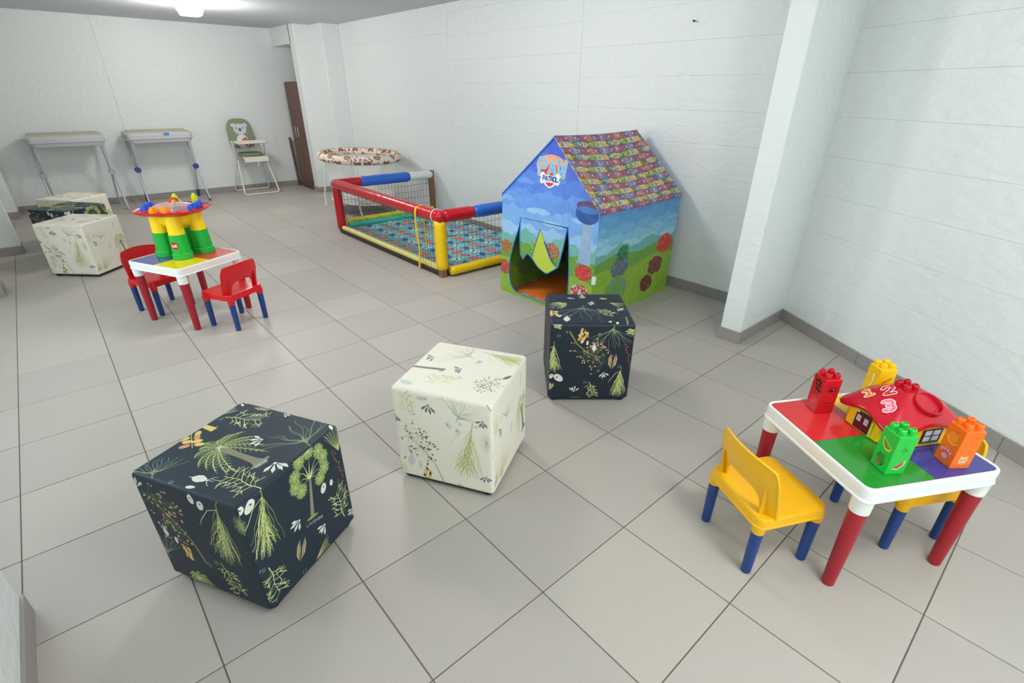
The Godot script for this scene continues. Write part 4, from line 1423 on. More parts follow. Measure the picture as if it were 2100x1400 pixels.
# ---------------------------------------------------------------- tent
func tent() -> void:
	var t := thing("play_tent", "house-shaped play tent with blue printed walls and patterned gable roof", "tent", Vector3(2.41, 0, -1.505), 0.048)
	var hx := 0.533
	var hz := 0.49
	var he := 0.816
	var hr := 1.255
	var wr := noise_tex(0.012, Color.BLACK, Color.WHITE, 31, 512, true, 9.0, 3)
	var cloth := func(tx: Texture2D) -> StandardMaterial3D:
		var m := printed(tx, 0.42, 0.5)
		m.normal_enabled = true
		m.normal_texture = wr
		m.normal_scale = 0.5
		return m
	# front print: sky, clouds, hills and the lettering of the emblem
	var n := 800
	var hN := 1024
	var cv := Canvas.new(n, hN, rgb(64, 92, 196), 8)
	sky_print(cv, n, hN, [rgb(64, 92, 196), rgb(72, 106, 204), rgb(84, 126, 212), rgb(98, 146, 218), rgb(120, 168, 226), rgb(148, 192, 230)], 0.62)
	emblem(cv, n, hN, hr)
	var fm: StandardMaterial3D = cloth.call(cv.tex())
	var cs := Canvas.new(1024, 800, rgb(96, 160, 206), 12)
	side_print(cs, 1024, 800)
	var sm: StandardMaterial3D = cloth.call(cs.tex())
	var th := 0.0015
	# the gable leans in a little at the top and the walls spread at the foot
	var lean := func(mb: MB) -> MB:
		for i in mb.v.size():
			var p: Vector3 = mb.v[i]
			if p.y < he: p.x -= 0.03 * (1.0 - p.y / he)
			elif p.x < 0.0: p.x += 0.055 * (p.y - he) / (hr - he) * minf(1.0, -p.x / hx * 2.0)
			mb.v[i] = p
		return mb
	# front panel with the arched doorway cut out of it
	var uvf := func(p: Vector2) -> Vector2: return Vector2((p.x + hz) / (2 * hz), 1.0 - p.y / hr)
	var u := func(a: float, y: float) -> Vector2: return Vector2((a - 0.5) * 2 * hz, y)
	var door := PackedVector2Array([u.call(0.22, 0.657), u.call(0.198, 0.556), u.call(0.15, 0.44), u.call(0.11, 0.30), u.call(0.10, 0.18), u.call(0.125, 0.08), u.call(0.18, 0.03), u.call(0.5, 0.024), u.call(0.77, 0.024), u.call(0.765, 0.3), u.call(0.75, 0.45), u.call(0.74, 0.56), u.call(0.72, 0.661)])
	var fx := Transform3D(Basis(Vector3(0, 0, 1), Vector3.UP, Vector3(-1, 0, 0)), Vector3(-hx, 0, 0))
	var fr := MB.new()
	for half in [PackedVector2Array([Vector2(-hz, 0), Vector2(0, 0), Vector2(0, hr), Vector2(-hz, he)]), PackedVector2Array([Vector2(0, 0), Vector2(hz, 0), Vector2(hz, he), Vector2(0, hr)])]:
		for poly in Geometry2D.clip_polygons(half, door):
			fr.prism(poly, -th, th, fx, uvf)
	obj("front_panel", lean.call(fr), fm, t)
	# door leaf, its foot folded up and tied
	var leaf := PackedVector2Array([u.call(0.222, 0.655), u.call(0.221, 0.484), u.call(0.236, 0.36), u.call(0.27, 0.325), u.call(0.31, 0.39), u.call(0.372, 0.36), u.call(0.44, 0.31), u.call(0.545, 0.272), u.call(0.657, 0.35), u.call(0.697, 0.526), u.call(0.718, 0.655)])
	var lf := MB.new()
	lf.prism(leaf, -th, th, fx.translated_local(Vector3(0, 0, 0.004)), uvf)
	var leafo := obj("door_flap", lean.call(lf), fm, t)
	var lin := PackedVector2Array([u.call(0.449, 0.60), u.call(0.41, 0.48), u.call(0.372, 0.366), u.call(0.45, 0.305), u.call(0.545, 0.272), u.call(0.657, 0.35), u.call(0.60, 0.37), u.call(0.56, 0.42), u.call(0.50, 0.52)])
	var fold := MB.new()
	fold.prism(lin, 0.006, 0.014, fx)
	obj("folded_lining", lean.call(fold), cloth.call(lining_print()), leafo)
	var piping := paint(rgb(36, 112, 196), 0.4)
	for line in [door, leaf, lin]:
		var pts := []
		var off := 0.0 if line == door else (0.005 if line == leaf else 0.013)
		for p in line: pts.append(fx * Vector3(p.x, p.y, off))
		if line == door: pts.append(pts[0])
		if line == door: pts.pop_back()
		var pm := MB.new()
		pm.tube(bend(pts, 0.03, 3), 0.0045, -1, 6)
		obj("piping", lean.call(pm), piping, t if line == door else leafo)
	# back and side panels
	var bk := MB.new()
	bk.prism(PackedVector2Array([Vector2(-hz, 0), Vector2(hz, 0), Vector2(hz, he), Vector2(0, hr), Vector2(-hz, he)]), -th, th, fx.translated_local(Vector3(0, 0, -2 * hx)), uvf)
	obj("back_panel", lean.call(bk), cloth.call(sky_only()), t)
	for s in [1, -1]:
		var sd := MB.new()
		var nn := 16
		var grid := []
		for i in nn + 1:
			var col := []
			for j in nn + 1:
				var a := float(i) / nn
				var b := float(j) / nn
				var bow := -0.022 * sin(a * PI) * sin(b * PI) - 0.004 * sin(a * 9 + b * 4)
				col.append(Vector3(lerpf(-hx, hx, a), b * he, s * (hz + bow)))
			grid.append(col)
		for i in nn:
			for j in nn:
				var a0 := float(i) / nn; var a1 := float(i + 1) / nn
				var b0 := 1 - float(j) / nn; var b1 := 1 - float(j + 1) / nn
				sd.quad(grid[i][j], grid[i][j + 1], grid[i + 1][j + 1], grid[i + 1][j], Vector2(a0, b0), Vector2(a0, b1), Vector2(a1, b1), Vector2(a1, b0))
		obj("side_panel", lean.call(sd), sm, t)
	# roof slopes sag between the ridge and the eaves
	var rm: StandardMaterial3D = cloth.call(roof_print())
	for s in [1, -1]:
		var rf := MB.new()
		var nn := 18
		var grid := []
		for i in nn + 1:
			var col := []
			for j in nn + 1:
				var a := float(i) / nn
				var b := float(j) / nn
				var z := lerpf(0.0, hz + 0.006, b)
				var y := lerpf(hr + 0.006, he - 0.004, b) - 0.03 * sin(a * PI) * sin(b * PI)
				y -= 0.012 * sin(a * PI) * (1.0 - b)
				col.append(Vector3(lerpf(-hx - 0.004, hx + 0.004, a), y, s * z))
			# a short valance hangs over the eave
			col.append(Vector3(lerpf(-hx - 0.004, hx + 0.004, float(i) / nn), he - 0.028, s * (hz + 0.006)))
			grid.append(col)
		for i in nn:
			for j in nn + 1:
				var a0 := float(i) / nn; var a1 := float(i + 1) / nn
				var b0 := float(j) / (nn + 1); var b1 := float(j + 1) / (nn + 1)
				rf.quad(grid[i][j], grid[i + 1][j], grid[i + 1][j + 1], grid[i][j + 1], Vector2(a0, b0), Vector2(a1, b0), Vector2(a1, b1), Vector2(a0, b1))
		obj("roof_slope", lean.call(rf), rm, t)
		# sleeve along the gable edge
		var gm := MB.new()
		gm.tube([Vector3(-hx - 0.004, hr - 0.004, 0), Vector3(-hx - 0.004, he - 0.004, s * (hz - 0.004))], 0.006, -1, 8)
		obj("gable_sleeve", lean.call(gm), piping if s < 0 else rm, t)
		for q in [-1, 1]:
			var pole := MB.new()
			pole.tube([Vector3(q * (hx - 0.02), 0.0, s * (hz - 0.02)), Vector3(q * (hx - 0.02), he - 0.02, s * (hz - 0.02))], 0.009, -1, 8)
			obj("pole", lean.call(pole), M.white, t)
	var rp := MB.new()
	rp.tube([Vector3(-hx, hr - 0.012, 0), Vector3(0, hr - 0.024, 0), Vector3(hx, hr - 0.012, 0)], 0.01, -1, 8)
	obj("ridge_pole", lean.call(rp), M.white, t)
	# care label sewn into the corner seam
	var cl := MB.new()
	cl.box(Vector3(-hx - 0.004, 0.33, hz + 0.006), Vector3(0.004, 0.06, 0.03), Basis(Vector3.UP, 0.8))
	obj("care_label", lean.call(cl), M.white, t)

	# puzzle mats on the floor of the tent
	var X := Transform3D(Basis(Vector3.UP, 0.048), Vector3(2.41, 0, -1.505))
	var jig := func(called: String, label: String, at: Vector3, w: float, d: float, c: Color) -> void:
		var p := PackedVector2Array()
		var per := [Vector2(-w, -d), Vector2(w, -d), Vector2(w, d), Vector2(-w, d)]
		for k in 4:
			var a: Vector2 = per[k] * 0.5
			var b: Vector2 = per[(k + 1) % 4] * 0.5
			var nrm := (b - a).orthogonal().normalized()
			var m := 9
			for i in m:
				p.append(a.lerp(b, float(i) / m) + nrm * (0.0 if i == 0 else (0.012 if i % 2 else -0.012)))
				p.append(a.lerp(b, (i + 0.7) / m) + nrm * (0.012 if i % 2 else -0.012))
		var mb := MB.new()
		mb.prism(p, 0.0, 0.012, Transform3D(Basis(Vector3.RIGHT, Vector3(0, 0, -1), Vector3.UP), Vector3.ZERO))
		var o := thing(called, label, "foam mat", X * at, 0.048, "puzzle mats in the tent")
		obj("foam_sheet", mb, paint(c, 0.75), o)
	jig.call("puzzle_mat", "orange foam puzzle mat on the tent floor by the doorway", Vector3(-0.2, 0, -0.12), 0.56, 0.62, rgb(228, 120, 34))
	jig.call("puzzle_mat", "blue foam puzzle mat at the back of the tent", Vector3(0.28, 0, 0.2), 0.34, 0.5, rgb(64, 140, 186))

func sky_print(cv: Canvas, w: int, h: int, cols: Array, horizon: float) -> void:
	# flat printed bands with cloudy edges, then hills and grass
	var nb := cols.size()
	for i in nb:
		var y0 := h * horizon * i / nb
		var poly := [Vector2(0, h)]
		for k in 33:
			poly.append(Vector2(w * k / 32.0, y0 + 14 * sin(k * 0.7 + i * 2.1) + 9 * sin(k * 1.7 + i)))
		poly.append(Vector2(w, h))
		cv.fill(poly, cols[i])
	for i in 9:
		var p := Vector2(cv.rng.randf() * w, h * cv.rng.randf_range(0.2, 0.55))
		for k in 5:
			cv.ell(p + Vector2(k * 26 - 50, 6 * sin(k * 2.0)), 34, 12, 0, cols[mini(nb - 1, int(p.y / h / horizon * nb) + 1)])
	var far := [Vector2(0, h)]
	var mid := [Vector2(0, h)]
	var near := [Vector2(0, h)]
	for k in 33:
		var x := w * k / 32.0
		far.append(Vector2(x, h * (horizon - 0.05 + 0.03 * sin(k * 0.5) + 0.01 * sin(k * 1.9))))
		mid.append(Vector2(x, h * (horizon + 0.03 + 0.025 * sin(k * 0.33 + 2) + 0.006 * sin(k * 2.3))))
		near.append(Vector2(x, h * (horizon + 0.16 + 0.03 * sin(k * 0.27 + 4))))
	for q in [[far, rgb(112, 176, 168)], [mid, rgb(108, 156, 62)], [near, rgb(136, 176, 56)]]:
		q[0].append(Vector2(w, h))
		cv.fill(q[0], q[1])
	for i in 160:
		var p := Vector2(cv.rng.randf() * w, h * cv.rng.randf_range(horizon + 0.06, 1.0))
		cv.stroke([p, p + Vector2(cv.rng.randf_range(-8, 8), -cv.rng.randf_range(10, 26))], 3, 1, rgb(98, 150, 40) if i % 2 else rgb(176, 208, 78))

func bush(cv: Canvas, p: Vector2, r: float, c: Color, c2: Color) -> void:
	# a clump of small leaves
	for i in 240:
		var a := cv.rng.randf() * TAU
		var d := sqrt(cv.rng.randf()) * r
		var q := p + Vector2(cos(a) * d * 1.15, sin(a) * d * 0.9)
		cv.ell(q, r * 0.16, r * 0.1, a + cv.rng.randf(), c if i % 3 else c2)

func emblem(cv: Canvas, w: int, h: int, hr: float) -> void:
	var P := func(u: float, y: float) -> Vector2: return Vector2(u * w, (1.0 - y / hr) * h)
	# plain countryside print: clumps of shrubs on the meadow and a round water tower
	bush(cv, P.call(0.05, 0.40), 46, rgb(150, 104, 60), rgb(172, 122, 70))
	bush(cv, P.call(0.04, 0.22), 52, rgb(174, 70, 52), rgb(190, 96, 60))
	bush(cv, P.call(0.9, 0.36), 52, rgb(196, 52, 50), rgb(214, 84, 70))
	bush(cv, P.call(0.88, 0.2), 56, rgb(190, 60, 62), rgb(214, 206, 200))
	bush(cv, P.call(0.42, 0.43), 60, rgb(96, 150, 60), rgb(150, 190, 70))
	bush(cv, P.call(0.58, 0.46), 52, rgb(150, 96, 70), rgb(188, 130, 90))
	cv.fill([P.call(0.85, 0.72), P.call(0.93, 0.72), P.call(0.955, 0.42), P.call(0.825, 0.42)], rgb(150, 176, 206))
	cv.ell(P.call(0.88, 0.775), 92, 56, 0, rgb(44, 84, 156))
	cv.ell(P.call(0.88, 0.825), 88, 34, 0, rgb(104, 70, 106))
	cv.ell(P.call(0.88, 0.805), 80, 20, 0, rgb(70, 120, 186))
	# emblem lettering
	cv.ell(P.call(0.49, 1.06), 118, 62, 0, rgb(224, 150, 120))
	cv.ell(P.call(0.49, 1.02), 108, 42, 0, rgb(198, 52, 56))
	var o: Vector2 = P.call(0.375, 1.098)
	for l in [[26.0, rgb(226, 214, 150)], [18.0, rgb(74, 124, 190)], [12.0, rgb(142, 190, 226)]]:
		cv.text("PAW", o, 84, 58, l[1], l[0], 1.28)
	for q in [[0.415, 0.992], [0.415, 0.953], [0.567, 0.992], [0.567, 0.953]]: cv.ell(P.call(q[0], q[1]), 20, 18, 0, rgb(222, 228, 234))
	cv.fill([P.call(0.41, 0.995), P.call(0.572, 0.995), P.call(0.572, 0.95), P.call(0.41, 0.95)], rgb(222, 228, 234))
	cv.text("PATROL", P.call(0.42, 0.987), 24, 17, rgb(40, 70, 140), 6.5, 1.25)
	cv.fill([P.call(0.43, 0.95), P.call(0.555, 0.95), P.call(0.54, 0.925), P.call(0.492, 0.905), P.call(0.445, 0.925)], rgb(222, 228, 234))
	cv.fill([P.call(0.452, 0.945), P.call(0.535, 0.945), P.call(0.523, 0.929), P.call(0.493, 0.916), P.call(0.463, 0.929)], rgb(196, 40, 56))

func side_print(cv: Canvas, w: int, h: int) -> void:
	sky_print(cv, w, h, [rgb(86, 148, 204), rgb(96, 160, 208), rgb(112, 174, 214), rgb(132, 190, 218), rgb(156, 206, 222)], 0.42)
	bush(cv, Vector2(0.32 * w, 0.56 * h), 92, rgb(92, 104, 118), rgb(114, 124, 138))
	bush(cv, Vector2(0.34 * w, 0.44 * h), 62, rgb(46, 112, 74), rgb(70, 140, 92))
	bush(cv, Vector2(0.30 * w, 0.78 * h), 110, rgb(96, 160, 62), rgb(132, 136, 150))
	bush(cv, Vector2(0.88 * w, 0.47 * h), 80, rgb(196, 58, 46), rgb(214, 84, 62))
	bush(cv, Vector2(0.80 * w, 0.68 * h), 78, rgb(112, 62, 50), rgb(140, 76, 58))
	bush(cv, Vector2(0.70 * w, 0.84 * h), 70, rgb(96, 48, 44), rgb(124, 64, 52))

func sky_only() -> Texture2D:
	var cv := Canvas.new(512, 512, rgb(80, 120, 206), 15)
	sky_print(cv, 512, 512, [rgb(80, 120, 206), rgb(110, 160, 220), rgb(146, 190, 228)], 0.6)
	return cv.tex()

func lining_print() -> Texture2D:
	var cv := Canvas.new(64, 64, rgb(186, 206, 62), 2)
	return cv.tex()

func roof_print() -> Texture2D:
	# rows of small printed picture tiles
	var w := 1024
	var h := 832
	var cv := Canvas.new(w, h, rgb(86, 84, 96), 19)
	var rows := 13
	var rh := h / rows
	var warm := [rgb(206, 72, 58), rgb(224, 112, 66), rgb(186, 52, 66), rgb(70, 104, 180), rgb(126, 174, 220), rgb(84, 124, 196), rgb(150, 72, 96)]
	var cool := [rgb(126, 168, 62), rgb(188, 206, 84), rgb(222, 206, 150), rgb(226, 184, 60), rgb(120, 96, 62), rgb(92, 138, 206), rgb(240, 170, 130), rgb(60, 130, 76)]
	for r in rows:
		var x := -int(cv.rng.randf() * 90)
		var set := warm if r % 2 == 0 else cool
		var k := r
		while x < w:
			var ww := cv.rng.randi_range(30, 74)
			var c: Color = set[k % set.size()]
			k += 1
			cv.im.fill_rect(Rect2i(x, r * rh + 3, ww - 2, rh - 6).intersection(cv.clip), c)
			cv.im.fill_rect(Rect2i(x + 4, r * rh + 10, ww / 3, rh - 24).intersection(cv.clip), set[(k + 2) % set.size()])
			for i in 5:
				var d: Color = set[(k + i + 1) % set.size()].lightened(0.25 if i % 2 else 0.0)
				var p := Vector2(x + cv.rng.randf() * ww, r * rh + cv.rng.randf_range(12, rh - 12))
				if i % 2: cv.ell(p, 7, 6, 0, d)
				else: cv.stroke([p, p + Vector2(cv.rng.randf_range(8, 22), 0)], 6, 6, d)
			if k % 2 == 0: cv.ell(Vector2(x + ww * 0.6, r * rh + rh * 0.45), 6, 11, 0.4, rgb(238, 232, 220))
			if k % 3 == 0: cv.ell(Vector2(x + ww * 0.3, r * rh + rh * 0.6), 8, 7, 0.0, rgb(150, 92, 50))
			x += ww
	return cv.tex()

# ---------------------------------------------------------------- cot
func cot() -> void:
	var t := thing("baby_cot", "oval white travel cot with teddy and dot print rim beside the pier", "cot", Vector3(2.46, 0, -5.78))
	var ax := 0.47
	var az := 0.66
	var y := 0.735
	var cv := Canvas.new(1024, 128, rgb(236, 222, 208), 23)
	for i in 70:
		var p := Vector2(cv.rng.randf() * 1024, cv.rng.randf() * 128)
		cv.ell(p, 9, 8, 0, rgb(176, 52, 60) if i % 3 else rgb(96, 62, 52))
	for i in 9:
		var p := Vector2(50 + i * 114, 44 + 40 * (i % 2))
		cv.ell(p, 40, 34, 0, rgb(150, 116, 84))
		for s in [-1, 1]: cv.ell(p + Vector2(s * 30, -28), 13, 12, 0, rgb(128, 96, 70))
		cv.ell(p + Vector2(0, 10), 16, 12, 0, rgb(206, 180, 146))
		cv.ell(p + Vector2(0, 4), 6, 5, 0, rgb(40, 30, 28))
	var rm := printed(cv.tex(), 0.8)
	rm.uv1_scale = Vector3(1, 2, 1)
	var ring := []
	for i in 64:
		var a := TAU * i / 64
		ring.append(Vector3(cos(a) * ax, y, sin(a) * az))
	var rim := MB.new()
	# u runs round the section in the tube, so swap the two for the print
	rim.tube(ring, 0.046, -1, 12, true, 1.15)
	for i in rim.uv.size(): rim.uv[i] = Vector2(rim.uv[i].y * 3.0, rim.uv[i].x)
	obj("padded_rim", rim, rm, t, 70.0)
	var net := paint(Color(0.95, 0.94, 0.93, 0.38), 0.9)
	net.transparency = BaseMaterial3D.TRANSPARENCY_ALPHA
	var sd := MB.new()
	var rings := []
	for q in [[0.94, y - 0.02], [0.90, 0.6], [0.86, 0.45], [0.84, 0.3], [0.83, 0.2]]:
		var r := PackedVector3Array()
		for i in 48:
			var a := TAU * i / 48
			r.append(Vector3(cos(a) * ax * q[0], q[1], sin(a) * az * q[0]))
		rings.append(r)
	sd.loft(rings, false, false)
	obj("net_side", sd, net, t)
	var cq := Canvas.new(256, 256, rgb(238, 236, 232), 3)
	for i in 16:
		cq.stroke([Vector2(i * 16 + 8, 0), Vector2(i * 16 + 8, 256)], 2, 2, rgb(190, 170, 180))
		cq.stroke([Vector2(0, i * 16 + 8), Vector2(256, i * 16 + 8)], 2, 2, rgb(190, 170, 180))
	var cm := printed(cq.tex(), 0.8)
	cm.uv1_scale = Vector3(12, 1, 1)
	var fl := MB.new()
	var fr := []
	for q in [[0.78, 0.165], [0.84, 0.168], [0.845, 0.235], [0.8, 0.245]]:
		var r := PackedVector3Array()
		for i in 48:
			var a := TAU * i / 48
			r.append(Vector3(cos(a) * ax * q[0], q[1], sin(a) * az * q[0]))
		fr.append(r)
	fl.loft(fr)
	obj("mattress_base", fl, cm, t)
	for q in [[-1, -1], [-1, 1], [1, 1], [1, -1]]:
		var top := Vector3(q[0] * ax * 0.74, y - 0.03, q[1] * az * 0.66)
		var kn := Vector3(q[0] * ax * 0.60, 0.17, q[1] * az * 0.62)
		var ft := Vector3(q[0] * ax * 0.56, 0.0, q[1] * az * 0.62 + 0.02 * q[1])
		if q[1] == -1:
			top = Vector3(q[0] * ax * 0.52, y - 0.03, -az * 0.88)
			kn = Vector3(q[0] * ax * 0.58, 0.14, -az * 1.12)
			ft = Vector3(q[0] * ax * 0.58, 0.0, -az * 1.14)
		var l := MB.new()
		l.tube(bend([top, kn, ft], 0.04, 3), 0.0115, -1, 8)
		l.lathe([Vector2(0.017, 0), Vector2(0.018, 0.02), Vector2(0.013, 0.03)], 10, Transform3D(Basis.IDENTITY, Vector3(ft.x, 0, ft.z)))
		obj("leg", l, M.white, t)
	var lo := MB.new()
	var lr := []
	for i in 48:
		var a := TAU * i / 48
		lr.append(Vector3(cos(a) * ax * 0.87, 0.17, sin(a) * az * 0.87))
	lo.tube(lr, 0.009, -1, 8, true)
	obj("lower_ring", lo, M.white, t)

# ---------------------------------------------------------------- high chair
func high_chair() -> void:
	var t := thing("high_chair", "cream high chair with olive bear-print back against the rear wall", "high chair", Vector3(1.74, 0, -8.3))
	var tub := paint(rgb(226, 220, 208), 0.4)
	var olive := rgb(136, 146, 116)
	# two U-shaped leg frames that cross below the seat
	for q in [[0.275, 0.27, 0.215, 0.09, 1], [0.28, -0.27, 0.2, -0.02, -1]]:
		var l := MB.new()
		var x: float = q[0]
		l.tube(bend([Vector3(-q[2], 0.52, q[3]), Vector3(-x, 0.014, q[1]), Vector3(x, 0.014, q[1]), Vector3(q[2], 0.52, q[3])], 0.05, 5), 0.0125, -1, 10)
		obj("leg_frame", l, tub, t)
	for s in [-1, 1]:
		var u := MB.new()
		u.tube([Vector3(s * 0.2, 0.46, 0.06), Vector3(s * 0.2, 0.6, -0.02), Vector3(s * 0.2, 0.8, -0.1)], 0.011, -1, 8)
		obj("side_tube", u, tub, t)
		var v := MB.new()
		v.tube([Vector3(s * 0.215, 0.5, 0.07), Vector3(s * 0.225, 0.77, 0.1)], 0.008, -1, 8)
		obj("tray_support", v, M.chrome, t)
	# padded back with a printed bear
	var cv := Canvas.new(256, 320, olive, 5)
	var grey := rgb(206, 208, 216)
	cv.ell(Vector2(128, 250), 62, 78, 0, rgb(228, 228, 230))
	for s in [-1, 1]:
		cv.ell(Vector2(128 + s * 58, 74), 24, 22, 0, rgb(220, 220, 228))
		cv.ell(Vector2(128 + s * 58, 76), 14, 13, 0, rgb(196, 190, 204))
	cv.ell(Vector2(128, 116), 66, 60, 0, grey)
	cv.ell(Vector2(128, 122), 14, 18, 0, rgb(90, 90, 100))
	for s in [-1, 1]: cv.ell(Vector2(128 + s * 34, 104), 6, 7, 0, rgb(60, 60, 66))
	cv.fill([Vector2(120, 230), Vector2(165, 200), Vector2(190, 240), Vector2(170, 290), Vector2(150, 310), Vector2(135, 270)], rgb(224, 108, 52))
	var bm := printed(cv.tex(), 0.6)
	var rings := []
	var w := 0.19
	var hh := 0.44
	var outline := []
	for i in 40:
		var a := TAU * i / 40
		var c := cos(a)
		var s := sin(a)
		var px := signf(c) * pow(absf(c), 0.62) * w * (1.0 if s < 0.0 else 1.0 - 0.02 * s)
		var py := (signf(s) * pow(absf(s), 0.7 if s > 0 else 0.35)) * hh * 0.5
		outline.append(Vector2(px, py))
	for q in [[0.9, -0.022], [1.0, -0.012], [1.0, 0.008], [0.93, 0.02], [0.5, 0.026]]:
		var r := PackedVector3Array()
		for p in outline: r.append(Vector3(p.x * q[0], p.y * q[0], q[1]))
		rings.append(r)
	var bk := MB.new()
	bk.loft(rings)
	for i in bk.v.size(): bk.uv[i] = Vector2(0.5 + bk.v[i].x / (w * 2.0), 0.5 - bk.v[i].y / hh)
	var bo := obj("back_pad", bk, bm, t, 50.0)
	bo.position = Vector3(-0.02, 0.9, -0.16)
	bo.rotation = Vector3(-0.16, 0, 0)
	# seat pad
	var st := MB.new()
	st.loft([rrect(0.3, 0.28, 0.06, 0.55), rrect(0.34, 0.3, 0.08, 0.56), rrect(0.34, 0.3, 0.08, 0.585), rrect(0.29, 0.26, 0.06, 0.605)])
	var so := obj("seat_pad", st, paint(olive.darkened(0.1), 0.6), t)
	so.position = Vector3(0.02, 0.02, 0.0)
	# tray with a raised lip
	var tr := MB.new()
	tr.loft([rrect(0.42, 0.26, 0.06, 0.768), rrect(0.48, 0.3, 0.08, 0.776), rrect(0.485, 0.305, 0.08, 0.798), rrect(0.47, 0.29, 0.075, 0.8), rrect(0.45, 0.27, 0.07, 0.788), rrect(0.1, 0.06, 0.02, 0.786)])
	var to := obj("tray", tr, paint(rgb(234, 230, 220), 0.25), t)
	to.position = Vector3(0.02, 0, 0.13)
	# foot rest
	var fr := MB.new()
	fr.box(Vector3(0.05, 0.53, 0.17), Vector3(0.37, 0.085, 0.02), Basis(Vector3.RIGHT, -0.12), 0.006)
	fr.box(Vector3(0.05, 0.492, 0.12), Vector3(0.37, 0.012, 0.1), Basis.IDENTITY, 0.004)
	for s in [-1, 1]: fr.box(Vector3(0.05 + s * 0.175, 0.55, 0.12), Vector3(0.014, 0.06, 0.12), Basis(Vector3.RIGHT, 0.3), 0.004)
	obj("foot_rest", fr, tub, t)
	var bu := MB.new()
	bu.tube([Vector3(0.06, 0.49, 0.18), Vector3(0.06, 0.43, 0.17)], 0.012, 0.009, 8)
	obj("crotch_post", bu, tub, t)

# ---------------------------------------------------------------- folding changing stands
func changing_stand(label: String, at: Vector3, w: float, joint: Material, foot: Material, tape: bool) -> void:
	var t := thing("changing_stand", label, "changing table", at, 0.0, "folding changing stands")
	var sh := paint(rgb(200, 202, 204), 0.45)
	var tub = M.greymetal
	# shallow plastic tub whose front face shows
	var b := MB.new()
	var rings := []
	for q in [[-0.045, 0.93, -0.04], [0.0, 0.985, 0.0], [0.06, 1.0, 0.01], [0.078, 0.98, 0.0], [0.084, 0.92, -0.03]]:
		rings.append(moved(rrect(w * q[1], 0.44 + q[2], 0.07, q[0], 6), Transform3D(Basis(Vector3.RIGHT, 0.05), Vector3(0, 0.9, 0))))
	b.loft(rings)
	obj("tub", b, sh, t)
	var lip := MB.new()
	var rl := []
	for p in rrect(w * 1.005, 0.452, 0.075, 0.012, 6): rl.append(Transform3D(Basis(Vector3.RIGHT, 0.05), Vector3(0, 0.9, 0)) * p)
	lip.tube(rl, 0.008, -1, 6, true)
	obj("lip", lip, sh, t)
	var pad := MB.new()
	pad.loft([moved(rrect(w * 0.93, 0.4, 0.07, 0.082, 6), Transform3D(Basis(Vector3.RIGHT, 0.05), Vector3(0, 0.9, 0))), moved(rrect(w * 0.9, 0.37, 0.06, 0.094, 6), Transform3D(Basis(Vector3.RIGHT, 0.05), Vector3(0, 0.9, 0)))])
	obj("pad", pad, paint(rgb(200, 194, 168), 0.7), t)
	for s in [-1, 1]:
		var x: float = s * (w * 0.5 - 0.05)
		var piv := Vector3(x, 0.48, 0.02)
		var l := MB.new()
		l.tube([Vector3(x - 0.012 * s, 0.86, 0.17), piv, Vector3(x - 0.01 * s, 0.03, -0.22)], 0.021, 0.011, 10)
		obj("leg", l, tub, t)
		var m := MB.new()
		m.tube([Vector3(x + 0.02 * s, 0.86, -0.14), piv + Vector3(0.024 * s, 0, 0), Vector3(x + 0.03 * s, 0.03, 0.33)], 0.021, 0.011, 10)
		obj("leg", m, tub, t)
		for f in [Vector3(x - 0.01 * s, 0, -0.22), Vector3(x + 0.03 * s, 0, 0.33)]:
			var d := Vector3(0, 0.48, 0.02) - Vector3(0, 0, f.z)
			var e := MB.new()
			e.tube([f + Vector3(0, 0.0, 0), f + Vector3(0, 0.11, 0.11 * d.z / d.y)], 0.017, 0.0185, 10)
			obj("foot", e, foot, t)
		var k := MB.new()
		k.lathe([Vector2(0.0, -0.03), Vector2(0.036, -0.03), Vector2(0.04, -0.022), Vector2(0.04, 0.022), Vector2(0.036, 0.03), Vector2(0.0, 0.03)], 16, Transform3D(Basis(Vector3.RIGHT, PI / 2), piv + Vector3(0.012 * s, 0, 0.01)))
		obj("joint", k, joint, t)
	if tape:
		var p := MB.new()
		p.box(Vector3(0.08, 0.955, 0.232), Vector3(0.07, 0.035, 0.004), Basis(Vector3.RIGHT, 0.0), 0.001)
		obj("sticker", p, paint(rgb(40, 150, 216), 0.4), t)

func changing_stands() -> void:
	changing_stand("grey folding changing stand with grey joints behind the ottomans", Vector3(-0.515, 0, -8.3), 0.83, paint(rgb(176, 178, 184), 0.4), paint(rgb(176, 178, 184), 0.4), false)
	changing_stand("grey folding changing stand with blue joints and blue feet", Vector3(0.545, 0, -8.3), 0.83, paint(rgb(52, 66, 150), 0.4), paint(rgb(52, 66, 150), 0.4), true)

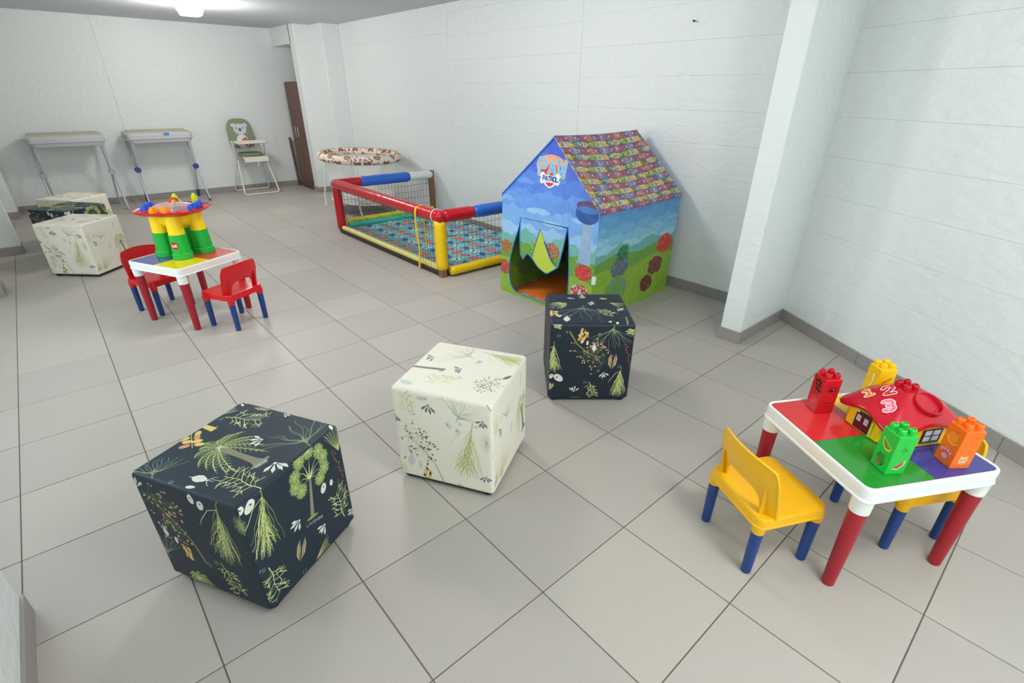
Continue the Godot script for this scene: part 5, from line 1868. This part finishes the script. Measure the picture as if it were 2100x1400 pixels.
# ---------------------------------------------------------------- cabinet
func cabinet() -> void:
	var t := thing("tall_cabinet", "tall dark brown two-door cabinet beside the white pier", "cabinet", Vector3(2.8, 0, -8.13))
	var g := noise_tex(0.02, rgb(84, 54, 46), rgb(120, 80, 68), 41, 256, false, 1.0, 4)
	var wood := paint(Color.WHITE, 0.45)
	wood.albedo_texture = g
	wood.uv1_triplanar = true
	wood.uv1_scale = Vector3(3, 0.4, 3)
	var b := MB.new()
	b.box(Vector3(0.01, 0.825, 0), Vector3(0.48, 1.65, 0.6), Basis.IDENTITY, 0.002)
	obj("body", b, wood, t)
	for s in [-1, 1]:
		var d := MB.new()
		d.box(Vector3(-0.24, 0.83, s * 0.15), Vector3(0.02, 1.62, 0.294), Basis.IDENTITY, 0.002)
		var o := obj("door", d, wood, t)
		var h := MB.new()
		h.tube(bend([Vector3(-0.25, 0.83, s * 0.06), Vector3(-0.285, 0.83, s * 0.06), Vector3(-0.285, 0.98, s * 0.06), Vector3(-0.25, 0.98, s * 0.06)], 0.012, 4), 0.008, -1, 8)
		obj("handle", h, M.chrome, o)
	var lb := MB.new()
	lb.box(Vector3(0, 0.4, 0), Vector3(0.02, 0.8, 0.07), Basis.IDENTITY, 0.002)
	var o2 := obj("loose_board", lb, wood)
	o2.position = Vector3(2.542, 0.0, -8.545)
	o2.rotation = Vector3(0, 0, 0.03)
	tag(o2, "narrow dark brown board standing between the cabinet and rear wall", "board")

func small_things() -> void:
	# ceiling lamp with a flared glass shade
	var t := thing("ceiling_lamp", "small square glass ceiling lamp, switched on", "lamp", Vector3(0.93, 2.4, -6.35))
	var c := MB.new()
	c.loft([rrect(0.24, 0.24, 0.02, 0.0), rrect(0.24, 0.24, 0.02, -0.02)])
	obj("mount", c, M.white, t)
	var gm := paint(rgb(255, 250, 235), 0.4)
	gm.emission_enabled = true
	gm.emission = Color(1.0, 0.88, 0.62)
	gm.emission_energy_multiplier = 4.0
	var s := MB.new()
	s.loft([rrect(0.26, 0.26, 0.03, -0.02), rrect(0.25, 0.25, 0.03, -0.06), rrect(0.2, 0.2, 0.03, -0.13), rrect(0.17, 0.17, 0.03, -0.135)])
	obj("shade", s, gm, t)
	lamp_light(Vector3(0.93, 2.2, -6.35), 2.45)
	# two more of the same fittings hang over the part of the room in front of the picture
	var k := 1
	for p in [Vector3(0.9, 2.4, -2.2), Vector3(0.4, 2.4, 1.6)]:
		copy(t, "ceiling_lamp", ["", "square glass ceiling lamp over the play tent side of the room", "square glass ceiling lamp over the toy table end of the room"][k], p, 0.0)
		lamp_light(p + Vector3(0, -0.2, 0), 2.0)
		k += 1
	# nail left in the wall
	var n := MB.new()
	n.lathe([Vector2(0.0035, 0.0), Vector2(0.0035, 0.03), Vector2(0.008, 0.03), Vector2(0.008, 0.034)], 8, Transform3D(Basis(Vector3.BACK, PI / 2), Vector3.ZERO))
	var no := obj("wall_nail", n, M.black)
	no.position = Vector3(3.072, 2.0, -1.2)
	tag(no, "dark nail sticking out of the white wall above the tent", "nail")

func lamp_light(at: Vector3, e: float) -> void:
	var l := OmniLight3D.new()
	l.name = numbered(self, "lamp_light")
	add_child(l, true)
	l.position = at
	l.light_energy = e
	l.light_color = Color(1.0, 0.99, 0.985)
	l.light_size = 0.22
	l.omni_range = 20.0
	l.omni_attenuation = 2.0
	l.shadow_enabled = true
